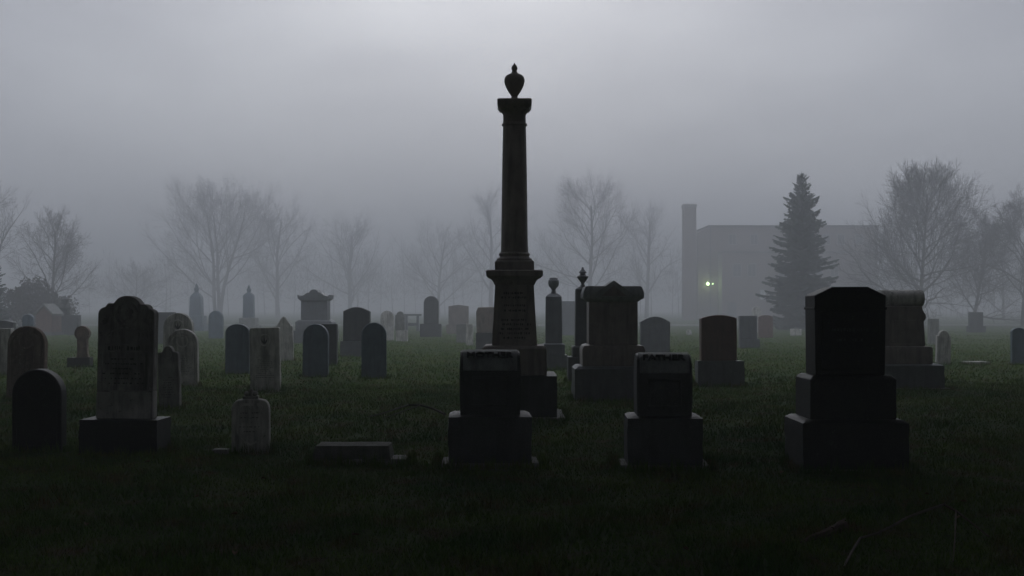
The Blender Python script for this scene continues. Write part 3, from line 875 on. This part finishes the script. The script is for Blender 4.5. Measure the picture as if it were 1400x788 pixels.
stick(mb, rel([gp(1307, 722, .12), gp(1306, 742, .06), gp(1303, 768, .0)]), .007, .004, 6)
mb.build('twig', 'wetwood', T)
# dead leaves scattered on the lawn
rl = random.Random(5)
for i in range(26):
    y = rl.uniform(7.2, 14); x = rl.uniform(-.43, .43) * y
    mb = MB(); a = rl.uniform(0, 6.3); L = rl.uniform(.04, .07)
    c_, s_ = math.cos(a), math.sin(a)
    pts = [(-.5, 0, .0), (-.1, -.28, .012), (.3, -.2, .02), (.5, 0, .006), (.3, .2, .024), (-.1, .28, .016)]
    vs = [(L * (px * c_ - py * s_), L * (px * s_ + py * c_), pz) for px, py, pz in pts]
    mb.add(vs, [(0, 1, 2, 3), (0, 3, 4, 5)])
    tag(mb.build('dead_leaf', 'leafdry', loc=(x, y, .045 + ground_h(x, y))), 'curled brown dead leaf lying on the foreground grass', 'leaf', 'dead leaves on the grass')

# ================================================================== TREES
def bare_tree(label, px, yb, top, half_w, seed, stems=1, upright=.5, counts=(12, 8, 6, 5), fork=.25, droop=0.0, splay=8, bushy=1.0, name='bare_tree', group='bare trees in the fog', tw=0.010, dome=1.0):
    """Forked bare tree; counts = number of children per branch at each level. Crown sized to the height and half width measured in the photo."""
    rr = random.Random(seed)
    d = depth_of(yb); s = d / F
    H = (yb - top) * s; W = half_w * s
    T = thing(name, label, 'tree', (X(px, d), d, -.05), rr.uniform(0, 360), group)
    tr = MB(); cr = MB()
    def grow(p, dr, L, r, lev, mb):
        n = 6 if lev == 0 else 5 if lev == 1 else 3 if lev == 2 else 2
        pts = [p.copy()]; q = p.copy(); dd = dr.copy()
        for i in range(n):
            wob = .07 if lev == 0 else .15
            up = .12 if lev == 0 else (.16 * upright if lev == 1 else .10 * upright)
            dd = dd + Vector((rr.gauss(0, wob), rr.gauss(0, wob), rr.gauss(0, wob * .8) + up - droop * (.16 if lev >= 1 else 0)))
            dd.normalize()
            q = q + dd * (L / n)
            pts.append(q.copy())
        r1 = max(tw * .5, r * .32)
        rad = [r + (r1 - r) * (i / n) ** .8 for i in range(n + 1)]
        mb.tube(pts, rad, 8 if lev == 0 else 5 if lev == 1 else 3)
        if lev >= len(counts):
            return
        k = counts[lev]; t0 = fork if lev == 0 else .18
        for i in range(k):
            t = min(.99, t0 + (1 - t0) * (i + rr.random() * .9) / k)
            f = t * n; j = min(n - 1, int(f)); pp = pts[j].lerp(pts[j + 1], f - j)
            ax = (pts[j + 1] - pts[j]).normalized()
            side = ax.orthogonal().normalized()
            side.rotate(Matrix.Rotation(i * 2.4 + rr.uniform(-.5, .5), 3, ax))
            ang = R(rr.uniform(34, 60) - 12 * upright * t + splay * (1 - (t - t0) / (1 - t0))) if lev == 0 else R(rr.uniform(24, 52))
            nd = ax * math.cos(ang) + side * math.sin(ang)
            if lev == 0:        # the crown's envelope: a dome from the fork to the top
                u = (t - t0) / (1 - t0)
                cl = (W * 1.05 * (1 - .55 * u ** 1.5) + .12 * H * (1 - u)) * rr.uniform(.8, 1.08)
                cl = min(cl, (1.02 - t * .86) * H / max(.3, nd.z + .25) * dome)
            else:
                cl = L * rr.uniform(.34, .56) * (1.15 - .55 * t) * bushy
            grow(pp, nd, cl, max(tw, rad[j] * rr.uniform(.36, .55)), lev + 1, cr)
        if lev > 0:
            grow(pts[-1], dd, L * .4, r1, lev + 1, cr)
    for k in range(stems):
        a = 2 * math.pi * k / max(1, stems) + rr.random()
        lean = 0 if stems == 1 else rr.uniform(.08, .2)
        dr = Vector((math.cos(a) * lean, math.sin(a) * lean * .6, 1)).normalized()
        r0 = H * (.024 if stems == 1 else .018)
        grow(Vector((math.cos(a) * r0 * .9, math.sin(a) * r0 * .9, 0)) if stems > 1 else Vector((0, 0, 0)), dr, H * (.84 if stems == 1 else .78), r0, 0, tr)
    allv = np.array(tr.v + cr.v)
    kz = (H + .05) / np.percentile(allv[:, 2], 99.9)
    kr = min(1.6, max(.55, W / np.percentile(np.hypot(allv[:, 0], allv[:, 1]), 98)))
    for m_ in (tr, cr):
        m_.v = [(x * kr, y * kr, z * kz) for x, y, z in m_.v]
    tr.build('trunk', 'bark', T)
    cr.build('crown', 'twig', T)
    return T

def spruce(label, px, yb, top, half_w, seed, name='spruce_tree', group=None):
    rr = random.Random(seed)
    d = depth_of(yb); s = d / F
    H = (yb - top) * s; W = half_w * s
    T = thing(name, label, 'tree', (X(px, d), d, 0), 0, group)
    tr = MB(); tr.tube([Vector((0, 0, -.1)), Vector((.03, 0, H * .5)), Vector((0, 0, H * 1.0))], [H * .018, H * .01, .008], 7)
    tr.build('trunk', 'bark', T)
    cr = MB()
    z = H * .045
    while z < H * .99:
        f = z / H
        env = W * min(1.0, 1.06 * (1 - f) ** .80)
        nb = max(4, int(6 + 7 * (1 - f)))
        a0 = rr.random() * 6.28
        lay = rr.choice((.72, .86, 1.0, 1.1))
        for i in range(nb):
            a = a0 + 6.283 * i / nb + rr.uniform(-.3, .3)
            L = env * lay * rr.uniform(.7, 1.12) + .04
            zb = z + rr.uniform(-.02, .02) * H * (1 - f)
            ux, uy = math.cos(a), math.sin(a)
            n = max(4, int(L / .085))
            rise = -.30 * (1 - f) + .75 * f ** 2           # low boughs sag, top shoots rise
            for k in range(n):
                t = (k + .7) / n
                bx, by = ux * L * t, uy * L * t
                bz = zb + rise * L * t + .26 * L * t ** 2.5 * (1 - f)
                wdt = (.30 * L * (1 - t) ** .6 + .10 * min(1, L)) * rr.uniform(.6, 1.2)
                for sd in (-1, 1):
                    if rr.random() < .15:
                        continue
                    sx, sy = -uy * sd, ux * sd
                    tx = bx + sx * wdt + ux * wdt * .9; ty = by + sy * wdt + uy * wdt * .9
                    e = min(.06, .25 * L)
                    tz = bz - rr.uniform(.05, .3) * wdt
                    cr.add([(bx - ux * e, by - uy * e, bz - .02), (bx + ux * e * 2, by + uy * e * 2, bz + .04), (tx, ty, tz), (tx - ux * e, ty - uy * e, tz - .05)], [(0, 1, 2, 3)])
                if rr.random() < .7 and L > .3:
                    hh = rr.uniform(.08, .24)
                    cr.add([(bx - uy * .06, by + ux * .06, bz), (bx + uy * .06, by - ux * .06, bz + .02), (bx + ux * .07, by + uy * .07, bz - hh)], [(0, 1, 2)])
        z += H * rr.uniform(.019, .034) * (1.15 - .6 * f)
    cr.build('crown', 'needle', T, smooth=False)
    return T

def leafy(label, x, y, H, rad, zc, rz_, seed, n=5200, size=.32, mat='added_shade_leaf', name='added_shade_tree', group=None, cat='tree', stem_n='trunk', crown_n='crown', off=(0, 0)):
    rr = random.Random(seed)
    T = thing(name, label, cat, (x, y, 0), 0, group)
    tr = MB()
    if stem_n == 'trunk':
        tr.tube([Vector((0, 0, -.1)), Vector((off[0] * .08 + .1, off[1] * .08, zc * .62)), Vector((off[0] * .5, off[1] * .5, zc * .95)), Vector((off[0], off[1], zc + rz_ * .5))], [.32, .24, .15, .06], 9)
    nb0 = len(tr.v)
    for i in range(9):
        a = rr.random() * 6.28; e = rr.uniform(.1, 1.0)
        tr.tube([Vector((0, 0, zc * (.5 if stem_n == 'trunk' else 0))), Vector((math.cos(a) * rad * .4, math.sin(a) * rad * .4, zc)), Vector((math.cos(a) * rad * .8 * e, math.sin(a) * rad * .8 * e, zc + rz_ * rr.uniform(-.3, .7)))], [.04 * rad, .02 * rad, .008 * rad], 4)
    if off != (0, 0):
        tr.v[nb0:] = [(vx + off[0], vy + off[1], max(vz, zc * .95)) for vx, vy, vz in tr.v[nb0:]]
    tr.build(stem_n, 'bark', T)
    cl = []
    for i in range(46):
        u = Vector((rr.gauss(0, 1), rr.gauss(0, 1), rr.gauss(0, 1))).normalized() * rr.uniform(.35, 1.0)
        cl.append((off[0] + u.x * rad * .82, off[1] + u.y * rad * .82, zc + u.z * rz_ * .82, rr.uniform(.22, .42)))
    cr = MB()
    for i in range(n):
        cx, cy, cz, k = rr.choice(cl)
        u = Vector((rr.gauss(0, 1), rr.gauss(0, 1), rr.gauss(0, 1))).normalized() * rr.random() ** .4
        c = Vector((cx + u.x * k * rad, cy + u.y * k * rad, max(.05, cz + u.z * k * rz_)))
        a = Vector((rr.gauss(0, 1), rr.gauss(0, 1), rr.gauss(0, .6))).normalized(); b_ = a.orthogonal().normalized()
        b_.rotate(Matrix.Rotation(rr.random() * 6.28, 3, a)); c_ = a.cross(b_)
        l = size * rr.uniform(.6, 1.3); w = l * .45
        cr.add([tuple(c - b_ * l), tuple(c + c_ * w), tuple(c + b_ * l), tuple(c - c_ * w)], [(0, 1, 2, 3)])
    cr.build(crown_n, mat, T, smooth=False)
    return T

big = (15, 9, 6, 5); far = (15, 9, 6, 5)
bare_tree('bare tree with several spreading stems, left of centre and standing alone in the mist', 298, 437, 238, 92, 11, 3, .7, (9, 8, 7, 5), .2, bushy=1.25, splay=14)
bare_tree('large bare tree with fanning limbs, just right of the column', 806, 437.5, 228, 92, 12, 1, .55, (16, 9, 7, 5), .18, bushy=1.3, splay=18)
bare_tree('dense twiggy bare tree with domed crown, right of the spruce', 1256, 446, 217, 100, 13, 1, .45, (34, 11, 6, 5), .13, tw=.012, splay=30, bushy=1.35)
bare_tree('wide bare tree with drooping limbs at the right border', 1398, 446, 250, 96, 14, 1, .2, (18, 10, 7, 5), .2, .35, tw=.012, bushy=1.25)
bare_tree('round-crowned brownish bare tree behind the red gabled monument', 72, 445, 282, 62, 15, 1, .45, (20, 9, 6, 4), .16, splay=16, bushy=1.2)
bare_tree('tall bare tree at the left border, mostly out of the frame', -22, 444, 236, 80, 16, 1, .5, big, .2)
bare_tree('faint bare tree half hidden behind the column on its left', 672, 434.5, 250, 66, 17, 1, .5, far, .2)
bare_tree('ghostly bare tree deep in the mist, left of the swept-pediment monument', 380, 434.5, 264, 70, 18, 1, .5, far, .15)
bare_tree('ghostly bare tree deep in the mist, above the dark granite headstone on a base', 478, 434.5, 284, 76, 19, 1, .4, far, .12)
bare_tree('ghostly bare tree deep in the mist, above the brown block headstone', 600, 434.5, 290, 78, 20, 1, .35, far, .12)
bare_tree('ghostly bare tree between the large fanning tree and the chimney', 884, 435, 272, 58, 21, 1, .4, far, .12)
bare_tree('low bare tree filling the gap between the domed tree and the drooping tree', 1330, 444, 284, 66, 22, 1, .35, (20, 9, 7, 5), .1, splay=24, bushy=1.3)
bare_tree('shadowy low bare tree in the gap between the spruce and the domed tree', 1190, 438, 312, 62, 24, 1, .3, far, .08, splay=20, bushy=1.3)
bare_tree('shadowy low bare tree behind the far square headstone at the right', 1372, 438, 304, 66, 25, 1, .3, far, .08, splay=20, bushy=1.3)
bare_tree('low faint bare tree at the foot of the several-stemmed tree, on its left', 186, 437, 352, 52, 23, 1, .2, far, .08)
spruce('dark full spruce in front of the long brick building', 1096, 451, 234, 60, 31)
spruce('dark conifer cut off by the left border', -12, 455, 330, 26, 32)
d = depth_of(452)
leafy('dark rounded shrub left of the red gabled monument', X(34, d), d + 1, 4, 2.3, 1.9, 1.9, 41, 5200, .13, 'twig', 'shrub', 'shrubs at the left', 'shrub', 'stem', 'foliage')
leafy('lower dark shrub right behind the red gabled monument', X(74, d + 6), d + 6, 3, 1.5, 1.4, 1.5, 42, 3400, .13, 'twig', 'shrub', 'shrubs at the left', 'shrub', 'stem', 'foliage')
# unseen evergreens added to shade the near stones and fog: trunks beside and behind the camera, boughs overhead (outside the frame)
for i, (tx, ty, x, y, rad, zc, rz_) in enumerate((
        (-2.5, -3.5, 0, 8.5, 6.8, 9.6, 3.0), (-13, 3, -11, 8.5, 6.8, 9.6, 3.2), (13, 3, 11, 8.5, 6.8, 9.6, 3.2),
        (3.5, -4, 2, -1.5, 6.5, 8.0, 4.2), (-9, -4, -9, -2.5, 6.5, 7.5, 4.8), (10, -4, 11.5, -2.5, 6.5, 7.5, 4.8),
        (0, -11, 0, -11, 6.5, 6.0, 5.6), (-13, -11, -13, -11, 6.5, 6.0, 5.6), (13, -11, 13, -11, 6.5, 6.0, 5.6),
        (-21, 3, -21, 5, 6.0, 6.6, 6.0), (21, 3, 21, 5, 6.0, 6.6, 6.0),
        (-13, 8, -5.5, 17.5, 6.6, 12.6, 2.8), (13, 8, 5.5, 17.5, 6.6, 12.6, 2.8), (-17, 12, -17, 15, 6.4, 8.0, 5.6), (17, 12, 17, 15, 6.4, 8.0, 5.6),
        (-16, 16, -11.5, 24, 6.6, 14.0, 2.6), (16, 16, 11.5, 24, 6.6, 14.0, 2.6),
        (-5, -1.5, 0, 3.2, 5.0, 8.3, 2.8), (-12, 12.5, -6, 12.8, 5.0, 11.2, 2.6), (12, 12.5, 6, 12.8, 5.0, 11.2, 2.6),
        (-25, 21, -25, 22, 7.0, 7.5, 7.0), (25, 21, 25, 22, 7.0, 7.5, 7.0), (-26, 9, -26, 9, 6.5, 6.5, 6.4), (26, 9, 26, 9, 6.5, 6.5, 6.4), (-23, -6, -23, -6, 6.5, 6.5, 6.4), (23, -6, 23, -6, 6.5, 6.5, 6.4))):
    leafy('unseen evergreen tree added to shade the near stones and fog', tx, ty, 14, rad, zc, rz_, 50 + i, 5700 if y > 8 else 7000, .56, group='unseen evergreens added for shade', off=(x - tx, y - ty))

# far-off wood: one mass of twigs and stems dissolving in the fog
rw = random.Random(99); wood = MB()
for px in [v + rw.uniform(-9, 9) for v in range(96, 935, 17)] + list(range(1165, 1470, 15)):
    d = rw.uniform(178, 225); x = X(px + rw.uniform(-8, 8), d)
    Ht = Z(rw.uniform(322, 378) if px > 380 else rw.uniform(340, 380), d); rad = rw.uniform(3.5, 6.5)
    wood.tube([Vector((x, d, -.1)), Vector((x + rw.uniform(-.4, .4), d, Ht * .5)), Vector((x + rw.uniform(-.6, .6), d, Ht * .95))], [rw.uniform(.03, .16), .06, .03], 5)
    for k in range(420):
        u = Vector((rw.gauss(0, 1), rw.gauss(0, 1), rw.gauss(0, 1))).normalized() * rw.random() ** .45
        p = Vector((x + u.x * rad, d + u.y * rad, Ht * .56 + u.z * Ht * .44))
        q_ = p + (p - Vector((x, d, Ht * .2))).normalized() * rw.uniform(.6, 1.6) + Vector((rw.gauss(0, .3), rw.gauss(0, .3), rw.gauss(0, .3)))
        e = Vector((rw.gauss(0, 1), rw.gauss(0, 1), rw.gauss(0, .3))).normalized() * rw.uniform(.02, .05)
        wood.add([tuple(p - e), tuple(p + e), tuple(q_)], [(0, 1, 2)])
tag(wood.build('far_wood', 'twig', smooth=False), 'faint bare wood far off, dissolving in the mist', 'wood', kind='stuff')

# ================================================================== BUILDING
D = 140.0; s = D / F
def bx(px): return X(px, D)
def bz(py): return Z(py, D)
Bd = thing('brick_building', 'long flat-roofed brick building fading into fog behind the spruce, with a square chimney stack', 'building', (bx(1060), D, 0))
x0 = bx(1060)
lo = lambda px: bx(px) - x0
MB().prism([(lo(957), -.1), (lo(1205), -.1), (lo(1205), bz(309)), (lo(973), bz(309)), (lo(957), bz(318))], 1.5, 14).build('main_wall', 'brick', Bd)
MB().prism([(lo(971), bz(309)), (lo(1206), bz(309)), (lo(1206), bz(307)), (lo(971), bz(307))], 1.3, 14.2).build('roof_edge', 'roof', Bd)
MB().prism([(lo(985), -.1), (lo(1160), -.1), (lo(1160), bz(347)), (lo(985), bz(347))], -1.2, 1.495).build('front_wing', 'brick', Bd)
MB().prism([(lo(984), bz(346.8)), (lo(1161), bz(346.8)), (lo(1161), bz(344.5)), (lo(984), bz(344.5))], -1.35, 1.49).build('wing_roof', 'roof', Bd)
ch = MB().stepped([(18 * s, 18 * s, -.1), (17 * s, 17 * s, bz(283))])
ch.v = [(x + lo(944), y + 1.0, z) for x, y, z in ch.v]
cho = ch.build('chimney', 'brick', Bd)
cc = MB().stepped([(19 * s, 19 * s, bz(283) + .002), (19 * s, 19 * s, bz(280)), (16.5 * s, 16.5 * s, bz(278.5))])
cc.v = [(x + lo(944), y + 1.0, z) for x, y, z in cc.v]
cc.build('chimney_cap', 'trim', cho)
def win(px0, px1, py0, py1, y, glass='glass', label=None):
    w = lo(px1) - lo(px0); c = (lo(px0) + lo(px1)) / 2; z0, z1 = bz(py1), bz(py0)
    f = MB()
    f.box(w + .16, .14, z1, z1 + .1, c, y); f.box(w + .16, .16, z0 - .1, z0, c, y)
    f.box(.08, .14, z0 + .001, z1 - .001, c - w / 2 - .04, y); f.box(.08, .14, z0 + .001, z1 - .001, c + w / 2 + .04, y)
    f.box(.05, .12, z0 + .002, z1 - .002, c, y)
    o = f.build('window', 'trim', Bd, smooth=False)
    g_ = MB().box(w, .05, z0 - .002, z1 + .002, c, y)
    g_.build('pane', glass, o, smooth=False)
    if label: o['label'] = label
    return o
for px in (1000, 1020):
    win(px, px + 10, 362, 378, -1.22)
win(1036.5, 1043.5, 397, 409.5, -1.22, 'blind', 'pale blinded window left of the spruce')
for px in (1062, 1085, 1110, 1132):
    win(px, px + 10, 362, 378, -1.22)
for px in (1000, 1030, 1130, 1150, 1175):
    win(px, px + 9, 320, 333, 1.48)
MB().box(1.1, .1, 0, 2.2, lo(998), -1.22).build('door', 'metal', Bd)
for px in (974, 1202):
    MB().box(.14, .12, .05, bz(310) - .02, lo(px), 1.42).build('drainpipe', 'metal', Bd)
# wall lamp
T = thing('wall_lamp', 'glowing greenish floodlight pair on the brick building by the chimney', 'lamp', (bx(970), D + 1.5, bz(388)))
MB().box(.5, .12, -.1, .1, .12, -.07).build('bracket', 'metal', T, bevel=.01)
for dx, r in ((0, .24), (.62, .09)):
    MB().lathe([(.02, -r), (r * .7, -r * .7), (r, 0), (r * .7, r * .7), (.02, r)], 14, dx, -.28).build('bulb', 'lamp', T)
lp = bpy.data.lights.new('lamp_light', 'POINT'); lp.energy = 110; lp.color = (.62, 1, .45); lp.shadow_soft_size = .15
lo_ = bpy.data.objects.new('lamp_light', lp); COL.objects.link(lo_); lo_.location = (bx(970), D + .5, bz(388))

# grass: individual blades
def grass_patch(y0, y1, dens, hmin, hmax, wid):
    n_try = int(dens * (y1 - y0) * (0.52 * (y0 + y1) + 4))
    y = rng.uniform(y0, y1, n_try)
    halfw = 0.46 * y + 2.0
    maxw = 0.46 * y1 + 2.0
    x = rng.uniform(-1, 1, n_try) * maxw
    keep = np.abs(x) < halfw
    return x[keep], y[keep], hmin, hmax, wid
parts_v = []; cnt = 0
for args in ((5.2, 9.0, 1900, .03, .075, .0045), (9.0, 14.0, 1100, .03, .075, .006), (14.0, 24.0, 420, .03, .08, .010), (24.0, 80.0, 95, .04, .085, .02)):
    x, y, h0, h1, wd = grass_patch(*args)
    if args[0] == 24.0:      # thin out with distance
        kp = rng.uniform(0, 1, len(y)) < np.clip((80 - y) / 56, 0, 1) ** 1.3
        x, y = x[kp], y[kp]
    n = len(x)
    h = rng.uniform(h0, h1, n) * (0.55 + 0.55 * np.sin(x * 1.7 + np.sin(y * 1.1) * 2) ** 2 + 0.5 * np.clip(np.sin(x * 5.3 + 2 * np.sin(y * 3.1)) * np.sin(y * 4.7 + np.sin(x * 2.3)), 0, 1))
    a = rng.uniform(0, 2 * np.pi, n)
    lean = rng.uniform(.1, .9, n) * h
    la = rng.uniform(0, 2 * np.pi, n)
    gz = .018 * (np.sin(x * .9 + 1.3 * np.sin(y * .37)) + np.sin(y * .71 + 2 + x * .23)) - .025
    p = np.empty((n, 3, 3), np.float32)
    p[:, 0] = np.stack([x - np.cos(a) * wd, y - np.sin(a) * wd, gz], 1)
    p[:, 1] = np.stack([x + np.cos(a) * wd, y + np.sin(a) * wd, gz], 1)
    p[:, 2] = np.stack([x + np.cos(la) * lean, y + np.sin(la) * lean, gz + h], 1)
    parts_v.append(p.reshape(-1, 3))
# longer untrimmed blades along the foot of every stone in the near and middle ground
bpy.context.view_layer.update()
for o in list(SC.objects):
    if o.parent is None and o.get('category') in ('headstone', 'monument', 'grave slab', 'grave marker') and 8 < o.location.y < 42:
        cs = []
        for c in [o] + list(o.children):
            if c.type == 'MESH':
                cs += [c.matrix_world @ Vector(v) for v in c.bound_box if (c.matrix_world @ Vector(v)).z < .1]
        if not cs:
            continue
        xa, xb = min(v.x for v in cs), max(v.x for v in cs); ya, yb_ = min(v.y for v in cs), max(v.y for v in cs)
        sc_ = max(.35, min(1, 14 / o.location.y))
        n = int(330 * sc_ * (2 * (xb - xa) + 2 * (yb_ - ya)))
        sd = rng.integers(0, 3, n); u = rng.uniform(0, 1, n); off = np.abs(rng.normal(0, .03, n)) + .004
        x = np.where(sd == 0, xa + u * (xb - xa), np.where(sd == 1, xa - off, xb + off))
        y = np.where(sd == 0, ya - off, ya + u * (yb_ - ya))
        h = rng.uniform(.04, .15, n) * rng.uniform(.5, 1, n) * (.6 + .6 * np.sin(x * 9 + y * 5) ** 2)
        a = rng.uniform(0, 2 * np.pi, n); lean = rng.uniform(.1, .5, n) * h; la = rng.uniform(0, 2 * np.pi, n); wd = .006 + .004 * (1 - sc_)
        p = np.empty((n, 3, 3), np.float32)
        p[:, 0] = np.stack([x - np.cos(a) * wd, y - np.sin(a) * wd, np.full(n, -.03)], 1)
        p[:, 1] = np.stack([x + np.cos(a) * wd, y + np.sin(a) * wd, np.full(n, -.03)], 1)
        p[:, 2] = np.stack([x + np.cos(la) * lean, y - np.abs(np.sin(la)) * lean, h], 1)
        parts_v.append(p.reshape(-1, 3))
vv = np.concatenate(parts_v)
nf = len(vv) // 3
me = bpy.data.meshes.new('grass')
me.vertices.add(len(vv)); me.vertices.foreach_set('co', vv.ravel())
me.loops.add(len(vv)); me.loops.foreach_set('vertex_index', np.arange(len(vv), dtype=np.int32))
me.polygons.add(nf); me.polygons.foreach_set('loop_start', np.arange(0, len(vv), 3, dtype=np.int32))
me.update(calc_edges=True)
me.materials.append(M['grass'])
g = bpy.data.objects.new('grass', me); COL.objects.link(g)
tag(g, 'short damp lawn grass between the headstones', 'grass', kind='stuff')

# ================================================================== HAZE
HZ = dict(density=0.0100, aniso=-0.4)
mh = bpy.data.materials.new('fog'); mh.use_nodes = True
nt = mh.node_tree
for n in list(nt.nodes):
    if n.type != 'OUTPUT_MATERIAL': nt.nodes.remove(n)
pv = nt.nodes.new('ShaderNodeVolumePrincipled')
pv.inputs['Color'].default_value = (0.89, 0.90, 0.93, 1)
pv.inputs['Density'].default_value = HZ['density']
pv.inputs['Anisotropy'].default_value = HZ['aniso']
nt.links.new(pv.outputs[0], nt.nodes[0].inputs['Volume'])
hz = MB().box(800, 800, -1.2, 21.0).build('haze', mh, smooth=False)
tag(hz, 'grey morning fog over the graveyard', 'fog', kind='stuff')

# ================================================================== LIGHT
SUN_EL = 24
OV = (13.5, 23.5); OVF = .83
w = bpy.data.worlds.new('World'); SC.world = w; w.use_nodes = True
nt = w.node_tree
bg = nt.nodes['Background']
sky = nt.nodes.new('ShaderNodeTexSky'); sky.sky_type = 'NISHITA'; sky.sun_disc = False
sky.sun_elevation = R(SUN_EL); sky.sun_rotation = R(0); sky.dust_density = 5.0; sky.air_density = 1.0; sky.ozone_density = 1.0
hs = nt.nodes.new('ShaderNodeHueSaturation'); hs.inputs['Saturation'].default_value = .18
nt.links.new(sky.outputs[0], hs.inputs['Color'])
tcw = nt.nodes.new('ShaderNodeTexCoord')
cl = noise_tex(nt, scaled(nt, tcw.outputs['Generated'], (1.3, 1.3, 3.5)), 1.6, 5, .5)
clr = ramp(nt, cl, .3, .75, (.74, .74, .77, 1), (1.18, 1.18, 1.18, 1))
mu = nt.nodes.new('ShaderNodeMix'); mu.data_type = 'RGBA'; mu.blend_type = 'MULTIPLY'; mu.inputs[0].default_value = 1
nt.links.new(hs.outputs[0], mu.inputs[6]); nt.links.new(clr, mu.inputs[7])
# overcast layer: brightest overhead, dimmer towards the horizon, thinner where the sun stands
sep = nt.nodes.new('ShaderNodeSeparateXYZ'); nt.links.new(tcw.outputs['Generated'], sep.inputs[0])
over = ramp(nt, sep.outputs['Z'], 0.0, 0.9, (OV[0] * .93, OV[0] * .98, OV[0] * 1.09, 1), (OV[1] * .92, OV[1] * .97, OV[1] * 1.10, 1))
ovc = nt.nodes.new('ShaderNodeMix'); ovc.data_type = 'RGBA'; ovc.blend_type = 'MULTIPLY'; ovc.inputs[0].default_value = 1
nt.links.new(over, ovc.inputs[6]); nt.links.new(clr, ovc.inputs[7])
tint = nt.nodes.new('ShaderNodeMix'); tint.data_type = 'RGBA'; tint.inputs[0].default_value = OVF
nt.links.new(mu.outputs[2], tint.inputs[6]); nt.links.new(ovc.outputs[2], tint.inputs[7])
nt.links.new(tint.outputs[2], bg.inputs['Color'])
bg.inputs['Strength'].default_value = 0.0475

sl = bpy.data.lights.new('sun', 'SUN'); sl.energy = 0.15; sl.angle = R(50); sl.color = (1, .97, .93)
so = bpy.data.objects.new('sun', sl); COL.objects.link(so)
so.rotation_euler = (R(90 - SUN_EL) * -1, 0, 0)      # light travels towards the camera from ahead
so.location = (0, 60, 40)

# ================================================================== CAMERA / RENDER
cam = bpy.data.cameras.new('camera'); co = bpy.data.objects.new('camera', cam); COL.objects.link(co)
cam.sensor_width = 36; cam.lens = 40; cam.clip_start = .1; cam.clip_end = 2000
cam.shift_y = (HY - 394.0) / 1400.0
co.location = (0, 0, HC); co.rotation_euler = (R(90), 0, 0)
SC.camera = co
vs_ = SC.view_settings
vs_.view_transform = 'Standard'; vs_.look = 'None'; vs_.exposure = 0.0; vs_.gamma = 1.0; vs_.use_curve_mapping = False
SC.render.engine = 'CYCLES'
cy = SC.cycles
cy.use_denoising = True
cy.max_bounces = 6; cy.diffuse_bounces = 3; cy.glossy_bounces = 2; cy.volume_bounces = 2; cy.transparent_max_bounces = 4
cy.sample_clamp_indirect = 4.0
cy.use_adaptive_sampling = False
